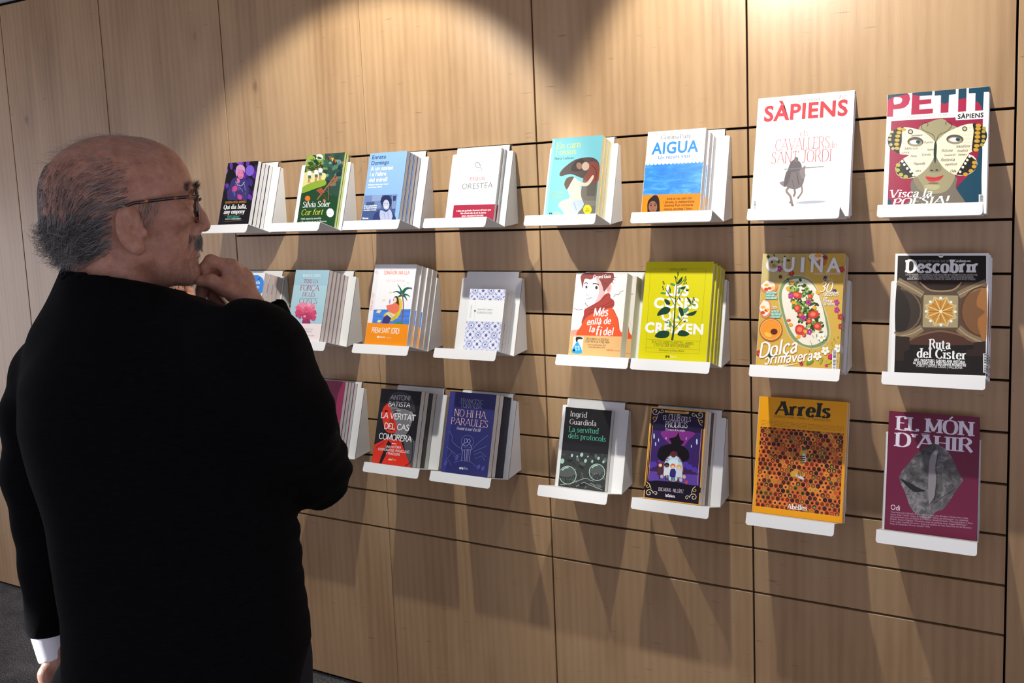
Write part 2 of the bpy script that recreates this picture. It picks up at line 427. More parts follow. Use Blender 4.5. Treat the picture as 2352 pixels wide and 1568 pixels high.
# pen strokes of a roman alphabet: capital height 10, x height 6.6; '~' draws a curve through the points
_G = {
'A': (9, '0,0 4.6,10 9,0;1.9,3.6 7.2,3.6'), 'B': (7, '1,0 1,10;~1,10 4,10 6,7.8 4,5.4 1,5.4;~1,5.4 4.4,5.3 6.8,2.7 4.4,0 1,0'),
'C': (8, '~7.6,8 6.4,9.6 4.4,10 1.6,8.4 .6,5 1.6,1.6 4.4,0 6.4,.5 7.8,2'), 'D': (8.4, '1,0 1,10;~1,10 4.4,10 7.2,8.2 8,5 7.2,1.8 4.4,0 1,0'),
'E': (6.6, '1,0 1,10;1,10 6,10;1,5.3 5,5.3;1,0 6.4,0;6,10 6,8.4;6.4,0 6.4,1.7'), 'F': (6.2, '1,0 1,10;1,10 6,10;1,5.2 5,5.2;6,10 6,8.4'),
'G': (8.6, '~7.6,8 6.4,9.6 4.4,10 1.6,8.4 .6,5 1.6,1.6 4.4,0 6.4,.3 7.6,1.2;7.7,0.6 7.7,4.4;5.4,4.4 8.4,4.4'), 'H': (8.4, '1,0 1,10;7.4,0 7.4,10;1,5.1 7.4,5.1'),
'I': (3, '1.5,0 1.5,10'), 'J': (5, '~3.6,10 3.6,3 3,.6 1.6,-.4 .4,.4;2.6,10 4.6,10'), 'K': (8, '1,0 1,10;7,10 1,4.4;3,6 7.6,0'),
'L': (6.2, '1,0 1,10;1,0 6,0;6,0 6,1.8'), 'M': (10, '1,0 1,10;1,10 5,1 9,10;9,0 9,10'), 'N': (8.6, '1,0 1,10;1,10 7.6,0;7.6,0 7.6,10'),
'O': (9, '~4.5,10 7.4,8.8 8.4,5 7.4,1.2 4.5,0 1.6,1.2 .6,5 1.6,8.8 4.5,10'), 'P': (6.8, '1,0 1,10;~1,10 4.4,10 6.4,7.6 4.4,5 1,5'),
'Q': (9, '~4.5,10 7.4,8.8 8.4,5 7.4,1.2 4.5,0 1.6,1.2 .6,5 1.6,8.8 4.5,10;4.6,1.6 8.4,-1.8'), 'R': (7.6, '1,0 1,10;~1,10 4.4,10 6.4,7.6 4.4,5.2 1,5.2;4,5.2 7.4,0'),
'S': (6.6, '~5.6,8.4 4.6,9.7 3,10 1.2,9 1,7.4 3,5.6 5,4.2 5.7,2.6 4.8,.6 3,0 1.4,.4 .7,1.8'), 'T': (7.6, '3.8,0 3.8,10;.4,10 7.2,10;.4,10 .4,8.4;7.2,10 7.2,8.4'),
'U': (8.4, '~1.2,10 1.2,3.4 2,.9 4.2,0 6.4,.9 7.2,3.4 7.2,10'), 'V': (8.6, '.3,10 4.3,0 8.3,10'), 'W': (12, '.3,10 3.2,0 6,9 8.8,0 11.7,10'), 'X': (8, '.6,10 7.4,0;7.4,10 .6,0'),
'Y': (8, '.4,10 4,5 4,0;4,5 7.6,10'), 'Z': (7.4, '.8,10 6.8,10 .8,0 6.8,0'),
'a': (5.8, '~1,5.4 1.8,6.4 3,6.6 4.2,6 4.6,4.8 4.6,0;~4.6,3.8 2.2,3.4 .8,1.8 1.8,0 3.2,.2 4.6,1.6'), 'b': (6.4, '1.2,0 1.2,10.4;~1.2,5 3,6.6 5,5.8 5.8,3.3 5,.8 3,0 1.2,1.4'),
'c': (5.4, '~5,5.4 4,6.5 2.8,6.6 1.2,5.4 .6,3.3 1.2,1.1 2.8,0 4,.2 5.1,1.3'), 'd': (6.4, '5.2,0 5.2,10.4;~5.2,5 3.6,6.6 1.6,5.8 .6,3.3 1.6,.8 3.6,0 5.2,1.6'),
'e': (5.6, '~.8,3.6 5,3.6 4.6,5.6 3,6.6 1.4,5.6 .6,3.4 1.2,1 2.9,0 4.2,.2 5.2,1.4'), 'f': (4, '~4,9.8 3,10.4 1.9,9.6 1.6,8 1.6,0;.2,6.5 3.5,6.5'),
'g': (6.2, '~5,5 3.4,6.6 1.5,5.7 .7,3.5 1.6,1.2 3.4,.6 5,2;~5,6.5 5,-.8 4.2,-2.6 2.6,-3 1,-2.2'), 'h': (6.6, '1.2,0 1.2,10.4;~1.2,4.8 2.6,6.3 4.2,6.6 5.4,5.4 5.4,0'),
'i': (2.8, '1.4,0 1.4,6.6;1.4,8.6 1.4,9.6'), 'j': (2.8, '~1.6,6.6 1.6,-1 1,-2.6 -.4,-3;1.6,8.6 1.6,9.6'), 'k': (6.2, '1.2,0 1.2,10.4;5.2,6.6 1.2,2.8;2.6,4.2 5.8,0'),
'l': (2.8, '1.4,0 1.4,10.4'), 'm': (9.6, '1.2,0 1.2,6.6;~1.2,4.8 2.4,6.3 3.8,6.6 4.8,5.4 4.8,0;~4.8,4.8 6,6.3 7.4,6.6 8.4,5.4 8.4,0'), 'n': (6.6, '1.2,0 1.2,6.6;~1.2,4.8 2.6,6.3 4.2,6.6 5.4,5.4 5.4,0'),
'o': (6.2, '~3.1,6.6 4.9,5.8 5.6,3.3 4.9,.8 3.1,0 1.3,.8 .6,3.3 1.3,5.8 3.1,6.6'), 'p': (6.4, '1.2,-3 1.2,6.6;~1.2,5 3,6.6 5,5.8 5.8,3.3 5,.8 3,0 1.2,1.4'),
'q': (6.4, '5.2,-3 5.2,6.6;~5.2,5 3.6,6.6 1.6,5.8 .6,3.3 1.6,.8 3.6,0 5.2,1.6'), 'r': (4.6, '1.2,0 1.2,6.6;~1.2,4.4 2.2,6 3.4,6.6 4.4,6.2'),
's': (5, '~4.2,5.4 3.4,6.4 2.4,6.6 1,5.8 1,4.6 2.4,3.6 3.8,2.8 4.3,1.7 3.6,.4 2.3,0 1.2,.2 .6,1.2'), 't': (4.2, '~1.7,8.8 1.7,1.4 2.4,.1 3.8,.6;.3,6.5 3.8,6.5'),
'u': (6.6, '~1.2,6.6 1.2,1.6 2.2,0 3.6,.2 5.2,1.8;5.2,0 5.2,6.6'), 'v': (6, '.3,6.6 3,0 5.7,6.6'), 'w': (8.8, '.3,6.6 2.4,0 4.4,6 6.4,0 8.5,6.6'), 'x': (6, '.6,6.6 5.4,0;5.4,6.6 .6,0'),
'y': (6, '.3,6.6 3.1,.2;~5.7,6.6 3.1,0 2,-2.4 .6,-3'), 'z': (5.4, '.7,6.6 4.8,6.6 .7,0 4.8,0'),
'0': (6.4, '~3.2,10 5,8.8 5.6,5 5,1.2 3.2,0 1.4,1.2 .8,5 1.4,8.8 3.2,10'), '1': (4, '1,8.6 2.4,10 2.4,0'), '2': (6, '~1,8 2,9.8 3.4,10 5,8.6 4.6,6 2.6,3 .8,0;.8,0 5.4,0'),
'3': (6, '~1,8.6 3,10 5,8.4 4.4,6 2.6,5.4;~2.6,5.4 4.8,4.6 5.4,2.4 3.4,0 .8,1'), '5': (6, '4.8,10 1.4,10 1.2,5.6;~1.2,5.6 3.4,6.2 5.2,4.4 5,1.6 3,0 .8,.8'), '7': (6, '.8,10 5.4,10 2.4,0'),
'4': (6, '4,0 4,10 .6,3 5.6,3'), '6': (6, '~5,9.4 3,9 1.2,6 1,2.6 3,0 5,1.4 5,4.4 3,5.6 1.2,4'), '8': (6, '~3,5.4 1.2,7.6 3,10 4.8,7.6 3,5.4 .8,2.6 3,0 5.2,2.6 3,5.4'),
'.': (2.4, '1.2,0 1.2,.9'), ',': (2.4, '1.4,.8 .8,-1.6'), "'": (2.4, '1.4,10 1,7.6'), '-': (4, '.6,3.4 3.4,3.4'), '!': (3, '1.5,3 1.5,10;1.5,0 1.5,1'), '|': (2.6, '1.3,-1 1.3,10'), '/': (4, '.4,-1 3.6,10'),
':': (2.4, '1.2,0 1.2,.9;1.2,5 1.2,5.9'), ' ': (3, ''), '+': (5, '.6,4 4.4,4;2.5,2 2.5,6'), '#': (6, '.6,6.6 5.6,6.6;.4,3.4 5.4,3.4'),
}
_ACC = {'à': 'a`', 'è': 'e`', 'ò': "o`", 'À': 'A`', 'È': 'E`', 'Ò': 'O`', 'é': 'e/', 'í': 'i/', 'ó': 'o/', 'ú': 'u/', 'á': 'a/', 'É': 'E/', 'Í': 'I/', 'Ó': 'O/', 'Ú': 'U/', 'ü': 'u:', 'ï': 'i:', 'Ü': 'U:', 'Ï': 'I:', 'ç': 'c,', 'Ç': 'C,'}
_STY = {  # thick, thin, serif length, slant
 'serif': (1.35, .42, 1.0, 0), 'serifb': (2.3, .6, 1.2, 0), 'serifi': (1.2, .4, .9, .2), 'serifbi': (2.0, .55, .9, .2), 'serifl': (.85, .32, .9, 0), 'slab': (2.9, 1.4, .7, 0),
 'script': (1.25, .75, 0, .25), 'scriptb': (1.75, 1.2, 0, .12), 'hand': (.8, .7, 0, .05), 'mono': (1.5, 1.35, 0, 0), 'blackl': (3.0, 1.0, .8, .08)}
def _glyph(ch):
    if ch in _ACC:
        b, a = _ACC[ch]; wd, st = _G[b]; hi = 10.6 if b.isupper() else 7.4; c = wd / 2
        if b == 'i' : st = st.split(';')[0]
        ad = {'`': f'{c-1.3},{hi+2.2} {c+.7},{hi}', '/': f'{c+1.3},{hi+2.2} {c-.7},{hi}', ':': f'{c-1.4},{hi+.6} {c-1.4},{hi+1.5};{c+1.4},{hi+.6} {c+1.4},{hi+1.5}', ',': f'~{c+.2},0 {c+.9},-1 {c+.2},-2.4 {c-1},-2.4'}[a]
        return wd, st + ';' + ad
    return _G.get(ch, _G['-'])
def _pen_text(st, sty):
    T, t, sl, slant = _STY[sty]; V, F = [], []; ox = 0; ly = 0
    for ch in st:
        wd, strokes = _glyph(ch)
        for q in filter(None, strokes.split(';')):
            cv = q[0] == '~'; P = [tuple(float(a) for a in p.split(',')) for p in q.lstrip('~').split()]
            if cv: P = catmull(P, False, 4)
            P = [Vector(p) for p in P]; n = len(P)
            # every straight run is its own quad strip
            runs = [P] if cv else [P[i:i + 2] for i in range(n - 1)]
            for R in runs:
                o = len(V); m_ = len(R); ly = (ly + 1) % 11
                for i, p in enumerate(R):
                    d = (R[min(i + 1, m_ - 1)] - R[max(i - 1, 0)]).normalized(); nn = Vector((-d.y, d.x))
                    # downward (\) diagonals are thick, upward (/) ones thin
                    hw = math.hypot(T * nn.x, t * nn.y) / 2
                    if not cv and .2 < abs(d.x) < .9 and d.x * d.y > 0 and sl: hw *= .62
                    V += [tuple(p + nn * hw + Vector((ox, 0))) + (ly,), tuple(p - nn * hw + Vector((ox, 0))) + (ly,)]
                for i in range(m_ - 1): F.append((o + 2 * i, o + 2 * i + 1, o + 2 * i + 3, o + 2 * i + 2))
                if sl:
                    for e, d in ((R[0], R[1] - R[0]), (R[-1], R[-2] - R[-1])):
                        if abs(d.y) > 2.2 * abs(d.x) and abs(d.y) > .01 and any(abs(e.y - y) < .05 for y in (0, 10, 6.6, 10.4, -3)) and (R[0] - R[-1]).length > 2.2 and ch not in '!1':
                            o = len(V); x = e.x + ox; y = e.y; g = T / 2 + sl * .8; y2 = y + math.copysign(t * 1.2, d.y)
                            ly = (ly + 1) % 11; V += [(x - g, y, ly), (x + g, y, ly), (x + g, y2, ly), (x - g, y2, ly)]; F.append((o, o + 1, o + 2, o + 3))
        ox += wd + max(T - 1.2, 0) * .55 + .62
    V = [(x / 10 + slant * y / 10, y / 10, l * .25) for x, y, l in V]
    return V, F
def text_shape(st, font, bold, shear):
    k = (st, font, bold, shear)
    if k not in _TXT:
        if font == 'sans':
            V, F = _curve_text(st, min(bold, .042), shear); c = _cap(); V = [(x / c, y / c) for x, y in V]
        else: V, F = _pen_text(st, font)
        # faces must look out of the cover
        G = []
        for f in F:
            a = sum(V[f[i - 1]][0] * V[f[i]][1] - V[f[i]][0] * V[f[i - 1]][1] for i in range(len(f)))
            G.append(tuple(f) if a > 0 else tuple(f)[::-1])
        _TXT[k] = (V, G)
    return _TXT[k]

# ---- one stack of copies ---------------------------------------------------------------------
ORD = ['front', 'second', 'third', 'fourth', 'fifth', 'sixth', 'seventh', 'eighth']
def book_parts(root, kind, w, h, t, art, back, pages, spine, flap, ft=(.0007, .0005)):
    """front cover, pages, back cover and spine; local y runs from 0 (back) to -t (front)"""
    fc = bpy.data.objects.new('front_cover', art); fc.location = (0, -t, 0); link(fc, root)
    g = .0005; ov = .0025 if kind == 'hardcover_book' else 0
    bm = bmesh.new(); box(bm, -w / 2 + .0006, w / 2 - .0004 - ov, -t + g + .00015, -g - .00015, ov, h - .0003 - ov)
    bm_obj('page_block', bm, pages, root)
    bm = bmesh.new(); box(bm, -w / 2, w / 2, -g, 0, 0, h); bm_obj('back_cover', bm, mat('ink_' + back, srgb(back), .38, .42), root)
    bm = bmesh.new(); box(bm, -w / 2 - .0005, -w / 2, -t, 0, 0, h); bm_obj('spine', bm, mat('ink_' + spine, srgb(spine), .38, .42), root)
    if flap:
        bm = bmesh.new()
        for y in ((-t + g, -t + g + ft[0]), (-g - ft[1], -g)): box(bm, 0, w / 2 + .0003, y[0], y[1], .0002, h - .0001)
        bm_obj('cover_flap', bm, mat('ink_' + flap, srgb(flap), .4, .4), root)

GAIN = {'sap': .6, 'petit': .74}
def stack(key, row, xc, w, top, T, n, kind, noun, short, where, art_fn, quad, sb, back='ffffff', pages=None, spine=None, flap=None, base='ffffff', shifts=None, turn=None, ft=(.0007, .0005)):
    t = T / n - .0004; h = top; cat = 'magazine' if kind == 'magazine' else 'book'
    sl, sr = sb if isinstance(sb, tuple) else (sb, sb)
    A = Art(w, h, quad, ((top - sl) / h, (top - sr) / h), base)
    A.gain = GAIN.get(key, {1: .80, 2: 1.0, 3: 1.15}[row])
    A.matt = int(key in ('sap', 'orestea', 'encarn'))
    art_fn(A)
    me = A.mesh('front_cover'); t -= LAYER * (A.lay + 5)
    pr = random.Random(key); proto = None
    grp = f'{short[:-1]} {where}' if n > 1 else None
    for i in range(n):                                  # i = 0 is the copy in front
        Tb = T - (i + 1) * T / n
        dx = (shifts[i] if shifts else 0)
        s0 = 0
        s0 += .0006; Tb += .0007; loc = (xc + dx, PY - Tb * CT + s0 * ST, LEDGE[row] + Tb * ST + s0 * CT)
        if proto is None:
            r = proto = empty(kind, loc, (-TILT, 0, 0))
            book_parts(r, kind, w, h, t, me, back, pages or PAPER, spine or back, flap, ft)
        else:
            r = proto.copy(); COL.objects.link(r); r.location = loc
            for ch in list(proto.children):
                c = ch.copy(); COL.objects.link(c); c.parent = r
        if turn and i in turn:                           # copy set the other way round: spine to the right
            r.rotation_euler = (Matrix.Rotation(-TILT, 3, 'X') @ Matrix.Rotation(math.pi, 3, 'Z')).to_euler(); r.location = Vector(loc) + Vector((0, -CT, ST)) * t
        lab = f'{noun} {where}' if n == 1 else (f'front copy of the {noun} {where}' if i == 0 else f'{ORD[i]} copy from the front of the {short} {where[7:]}')
        tag(r, lab, cat, grp)
# ------------------------------------------------------------------ printed covers
CROP = {'A': (480, 320, 6.189), 'B': (780, 310, 5.345), 'C': (1190, 270, 4.612), 'D': (1690, 180, 3.675), 'E': (500, 590, 6.533), 'F': (800, 590, 5.47), 'G': (1260, 580, 5.227),
        'H': (1700, 560, 3.733), 'I': (700, 850, 4.523), 'J': (1220, 890, 4.9), 'K': (1700, 880, 3.733), 'L': (2020, 185, 8.711), 'N': (1730, 570, 10.226), 'O': (1730, 710, 10.226), 'P': (1470, 925, 6.4), 'Q': (1300, 615, 7.294)}
def ring(A, cx, cy, rx, ry, wd, col, n=22, rot=0):
    c, s = math.cos(rot), math.sin(rot); A.line([(cx + rx * math.cos(a) * c - ry * math.sin(a) * s, cy + rx * math.cos(a) * s + ry * math.sin(a) * c) for a in [6.2832 * i / n for i in range(n + 1)]], wd, col)
def spiral(A, cx, cy, r, a0, turns, sg, wd, col):
    A.line([(cx + r * (1 - .85 * k / 16) * math.cos(a0 + sg * turns * 6.2832 * k / 16), cy + r * (1 - .85 * k / 16) * math.sin(a0 + sg * turns * 6.2832 * k / 16)) for k in range(17)], wd, col)
def blobs(A, rn, n, box_, r0, r1, cols, flat=1.0, up=1):
    for i in range(n):
        A.ell(rn.uniform(box_[0], box_[2]), rn.uniform(box_[1], box_[3]), rn.uniform(r0, r1), rn.uniform(r0, r1) * flat, rn.choice(cols), rn.uniform(-.6, .6), up, 9, .18, i)
def barcode(A, x0, y0, x1, y1, n, vertical=True):
    A.poly([(x0, y0), (x1, y0), (x1, y1), (x0, y1)], 'f2f3f4'); rn = random.Random(5)
    for i in range(n):
        t = (i + .6) / (n + .2); y = y0 + (y1 - y0) * t; e = abs(y1 - y0) / n * rn.uniform(.15, .34)
        A.poly([(x0 + (x1 - x0) * .18, y - e), (x1 - (x1 - x0) * .15, y - e), (x1 - (x1 - x0) * .15, y + e), (x0 + (x1 - x0) * .18, y + e)], '2a2a30', 1 if i == 0 else 0)

def c_qui(A):
    A.crop('A'); rn = random.Random(2)
    blobs(A, rn, 46, (200, 310, 690, 870), 16, 46, ['4a2a86', '6a3db0', '8a56d0', '3a1f66', '5b2f9a', '2a1846'], 1.5)
    A.ell(585, 430, 60, 75, '8466d8', .2); A.ell(590, 590, 42, 50, '3b2f86')
    A.smooth([(330, 570), (400, 530), (520, 540), (565, 640), (560, 790), (500, 870), (280, 850), (275, 730)], '3f3878')
    for i in range(26):
        x, y = rn.uniform(300, 530), rn.uniform(560, 830); A.line([(x, y), (x + rn.uniform(-14, 26), y + rn.uniform(20, 48))], 5, rn.choice(['8f8ad0', 'a8a2e0', '5a54a4']), 1)
    A.line([(380, 590), (420, 640), (470, 640), (510, 590)], 8, 'b4aee6', curve=True)
    A.smooth([(385, 470), (400, 390), (455, 355), (510, 390), (510, 460), (480, 430), (420, 430), (400, 520)], 'd9a5d6')
    A.ell(452, 485, 46, 66, 'e98ab8', -.1); A.smooth([(405, 540), (440, 560), (440, 600), (405, 610)], 'e07ab0')
    A.line([(425, 470), (440, 468)], 6, '8a3a6a'); A.line([(462, 468), (478, 470)], 6, '8a3a6a'); A.line([(435, 520), (455, 528), (475, 518)], 6, '9a2f5a', curve=True)
    A.ell(372, 690, 34, 44, 'd84f9c', .5); A.ell(440, 805, 32, 40, 'd84f9c', -.5)
    A.poly([(160, 850), (640, 850), (575, 1190), (125, 1195)], '15121a')
    A.text('EUGÈNIA GÜELL BARNILS', (233, 905), (535, 880), 27, 'e8a83c', 'mono'); A.text('Qui dia balla,', (205, 985), (540, 968), 62, 'ffffff', 'serifb'); A.text('any empeny', (205, 1052), (512, 1040), 58, 'ffffff', 'serifb')
    A.line([(215, 1080), (490, 1062)], 4, '8c7a4a'); A.text('PEPITA BERNAT', (252, 1118), (432, 1105), 28, '36c9b4', 'mono'); A.text('100 ANYS A CONTRACORRENT', (224, 1145), (455, 1126), 17, 'ffffff', 'mono'); A.line([(203, 1166), (477, 1145)], 4, '8c7a4a')

def c_cor(A):
    A.crop('A'); rn = random.Random(8)
    A.poly([(1405, 225), (1935, 182), (1900, 440), (1385, 470)], '7f9a4e')
    A.smooth([(1400, 225), (1560, 215), (1540, 330), (1480, 350), (1395, 330)], '9fb884'); A.ell(1575, 250, 50, 45, 'dfe6d6')
    blobs(A, rn, 34, (1400, 235, 1600, 430), 20, 44, ['4f7030', '86a83c', '35522a', '9cb44a', '26402a'], .8)
    A.smooth([(1660, 200), (1935, 175), (1890, 520), (1840, 800), (1700, 720), (1640, 600), (1690, 420)], '2f4f44')
    blobs(A, rn, 44, (1650, 210, 1900, 640), 20, 42, ['3a6152', '2a463c', '56806a', '23383a', '78a08a'], .9)
    A.smooth([(1350, 480), (1500, 470), (1660, 480), (1640, 580), (1500, 630), (1330, 690)], 'e6de9a')
    A.smooth([(1330, 680), (1460, 610), (1640, 570), (1660, 640), (1500, 700), (1320, 760)], '8fb03a')
    for x, y, c in ((1722, 255, 'b04a3a'), (1762, 280, 'd9b43a'), (1805, 302, 'c85a3a'), (1855, 320, '4a8a9a'), (1900, 330, 'a86a5a')): A.poly([(x - 20, y - 22), (x + 20, y - 18), (x, y + 36)], c)
    for x, y, h_ in ((1435, 425, 1), (1530, 410, 1.1), (1590, 385, 1.1)):
        A.ell(x, y, 15, 20, 'a9704e'); A.ell(x, y - 12, 16, 12, '4a3324'); A.smooth([(x - 26, y + 30), (x, y + 20), (x + 26, y + 30), (x + 20, y + 85), (x - 20, y + 85)], 'eef0ea')
        A.poly([(x - 20, y + 82), (x + 20, y + 82), (x + 22, y + 125), (x - 20, y + 125)], '4a6a72'); A.line([(x - 10, y + 120), (x - 20, y + 190)], 13, 'b5805c'); A.line([(x + 10, y + 120), (x - 4, y + 175), (x + 16, y + 185)], 12, 'b5805c')
    A.line([(1830, 520), (1740, 660)], 22, '9a5e46'); A.line([(1760, 560), (1835, 545), (1765, 640), (1715, 640)], 24, 'a0684c')
    A.poly([(1528, 720), (1600, 682), (1652, 745), (1590, 775)], 'b2573c')
    for k in range(4): A.line([(1545 + 22 * k, 722 - 9 * k), (1590 + 20 * k, 772 - 11 * k)], 4, '7a3a2a')
    A.line([(1540, 852), (1665, 690), (1800, 512)], 18, 'a8674a'); A.line([(1700, 862), (1706, 655)], 12, '8a5a44'); A.line([(1590, 740), (1700, 860)], 10, '6a4436'); A.line([(1650, 700), (1750, 790)], 8, '6a6a5a')
    A.ell(1405, 835, 38, 38, 'ef7a28'); A.ell(1640, 862, 18, 20, 'e86a28')
    A.text('Sílvia Soler', (1330, 965), (1722, 950), 80, 'ffffff', 'serif'); A.text('Cor fort', (1310, 1076), (1622, 1064), 82, 'e9e24a', 'serifi')
    A.ell(1725, 1040, 53, 63, 'f4f6f8', 0, 1, 28); A.text('2a', (1714, 1032), (1744, 1030), 26, '8aa0b4', 'serif'); A.text('edició', (1684, 1064), (1766, 1058), 26, '8aa0b4', 'serif')
    A.text('«Amb aquesta novel·la'.replace('«', "").replace('·', '.'), (1300, 1140), (1595, 1130), 26, 'eef2ea', 'serif'); A.text("s'ha superat en la Teresa.", (1296, 1184), (1675, 1174), 26, 'eef2ea', 'serif')

def c_ennatu(A):
    A.crop('B')
    A.text('Ennatu', (405, 305), (570, 282), 44, '16335f', bold=.012); A.text('Domingo', (395, 374), (608, 347), 44, '16335f', bold=.012)
    for s, a, b in (('A un costat', (383, 442), (657, 410)), ("i a l'altre", (372, 510), (572, 486)), ('del mirall', (362, 577), (583, 557))): A.text(s, a, b, 46, 'f6faff', bold=.02)
    A.text('Reflexions sobre raça i gènere', (352, 622), (600, 598), 17, 'f0f6ff', bold=.02); A.text('entre Europa i Àfrica', (347, 652), (517, 635), 17, 'f0f6ff', bold=.02)
    A.poly([(309, 742), (714, 720), (668, 1060), (255, 1075)], '51699c')
    A.poly([(309, 742), (520, 731), (500, 900), (285, 905)], '6f88b8'); A.poly([(400, 740), (520, 731), (510, 800), (395, 812)], '8ba2cc'); A.poly([(330, 820), (430, 815), (420, 860), (322, 865)], '3d5486'); A.poly([(640, 728), (714, 722), (690, 900), (640, 900)], '7f93c0'); A.poly([(655, 740), (700, 737), (690, 800), (655, 805)], '2f4474')
    A.poly([(285, 905), (680, 900), (660, 1060), (255, 1075)], '44598c')
    A.ell(573, 815, 70, 84, '232f58', 0, 1, 20, .08, 3); A.ell(572, 850, 40, 62, 'bfc6dc'); A.line([(552, 872), (572, 884), (594, 870)], 8, 'f0f2fa', curve=True); A.line([(552, 838), (562, 836)], 6, '27335c'); A.line([(584, 836), (594, 838)], 6, '27335c')
    A.smooth([(430, 960), (520, 920), (640, 930), (680, 1060), (420, 1070)], '2e3d70'); A.smooth([(500, 920), (570, 940), (620, 910), (650, 1000), (600, 1070), (520, 1070), (490, 1000)], 'b2bddb'); A.line([(540, 945), (560, 1030)], 8, '8c9ac4'); A.line([(590, 940), (600, 1040)], 8, '8c9ac4')
    for k, s in enumerate(("El nou i esperat llibre", "de l'autora de Fusta", "d'eucaliptus cremada")): A.text(s, (300 - 5 * k, 880 + 27 * k), (455 - 3 * k, 866 + 25 * k), 17, 'ffffff', bold=.03)
    A.text('Navona', (275, 1034), (350, 1027), 22, 'ffffff', 'serifb')

def c_orestea(A):
    A.crop('B')
    A.line([(1742, 382), (1725, 345), (1698, 330), (1677, 352), (1690, 392), (1740, 398), (1758, 420), (1735, 440), (1690, 442), (1668, 462), (1680, 480), (1700, 460), (1706, 488)], 13, '8ea39f', curve=True, taper=True)
    A.text('ÈSQUIL', (1608, 554), (1800, 547), 37, 'b8283f'); A.text('ORESTEA', (1505, 662), (1882, 650), 70, '54595c', bold=-.012)
    A.text('TRADUCCIÓ D\'ELOI CREUS I MIQUEL DESCLOT', (1490, 750), (1865, 732), 15, 'b4bcbd'); A.text('PRÒLEG DE RAÜL GARRIGASAIT', (1545, 776), (1800, 762), 15, 'b4bcbd')
    A.poly([(1400, 857), (1912, 850), (1880, 1120), (1370, 1090)], 'ad1c42')
    A.text("L'obra més profunda i fascinant del teatre grec", (1437, 935), (1862, 931), 20, 'ffffff', 'serifb'); A.text('Una reflexió sobre la set de justícia', (1485, 967), (1803, 963), 20, 'ffffff', 'serifb'); A.text('NOVA TRADUCCIÓ EN VERS', (1503, 1003), (1770, 999), 18, 'ffffff', 'serifb')

def c_encarn(A):
    A.crop('C')
    A.poly([(370, 232), (392, 231), (308, 1060), (283, 1060)], '8ccbd3')
    A.text('En carn', (405, 345), (663, 303), 66, 'd4c869', 'serif'); A.text('i ossos', (395, 405), (614, 382), 62, 'd4c869', 'serif'); A.text('Núria Cadenes', (387, 457), (592, 434), 26, '1f4854', 'serif')
    A.poly([(690, 640), (852, 600), (812, 1080), (620, 1080)], '6a665d'); A.poly([(735, 690), (835, 688), (815, 830), (725, 830)], '57544c'); A.poly([(660, 880), (830, 878), (822, 935), (655, 935)], '77736a')
    A.smooth([(440, 600), (480, 540), (590, 455), (690, 425), (790, 422), (855, 470), (862, 580), (790, 640), (680, 640), (560, 600), (460, 622)], '4b403d'); A.smooth([(600, 470), (680, 440), (720, 520), (640, 570), (560, 560)], '352d2c')
    A.smooth([(745, 480), (840, 470), (866, 560), (850, 670), (790, 690), (690, 650), (735, 580)], '7c4237'); A.line([(780, 500), (830, 560), (820, 660)], 10, '5c2f28', curve=True)
    A.ell(715, 515, 40, 46, 'b7a390', .3); A.ell(648, 512, 30, 38, '8a6a58', -.3)
    A.smooth([(500, 690), (545, 640), (600, 640), (655, 700), (668, 830), (690, 920), (640, 1000), (590, 1080), (520, 1080), (470, 985), (425, 930), (470, 880), (545, 850), (520, 760)], 'cfc4b6'); A.smooth([(490, 700), (520, 640), (590, 630), (560, 690), (520, 760), (500, 740)], '5c4a40')
    A.smooth([(640, 670), (720, 690), (790, 610), (800, 640), (740, 720), (660, 720)], 'cdbfae'); A.smooth([(560, 890), (660, 870), (697, 920), (650, 990), (600, 1010), (570, 950)], 'a9bac6'); A.line([(590, 900), (620, 980)], 8, '8798a8')
    A.text('Fets reals', (350, 812), (485, 797), 26, 'b9bb72', 'serif'); A.text('o gairebé', (345, 858), (472, 845), 26, 'b9bb72', 'serif')
    A.text('ara', (328, 1024), (363, 1021), 22, '17343c', bold=.05); A.text('narrativa', (367, 1021), (447, 1014), 22, 'd4c869')
    A.ell(735, 974, 45, 51, 'efd01c', 0, 1, 26); A.text('2a', (722, 974), (748, 971), 20, '4a4412', 'serifb'); A.text('edició', (709, 996), (759, 993), 16, '4a4412', 'serifb')

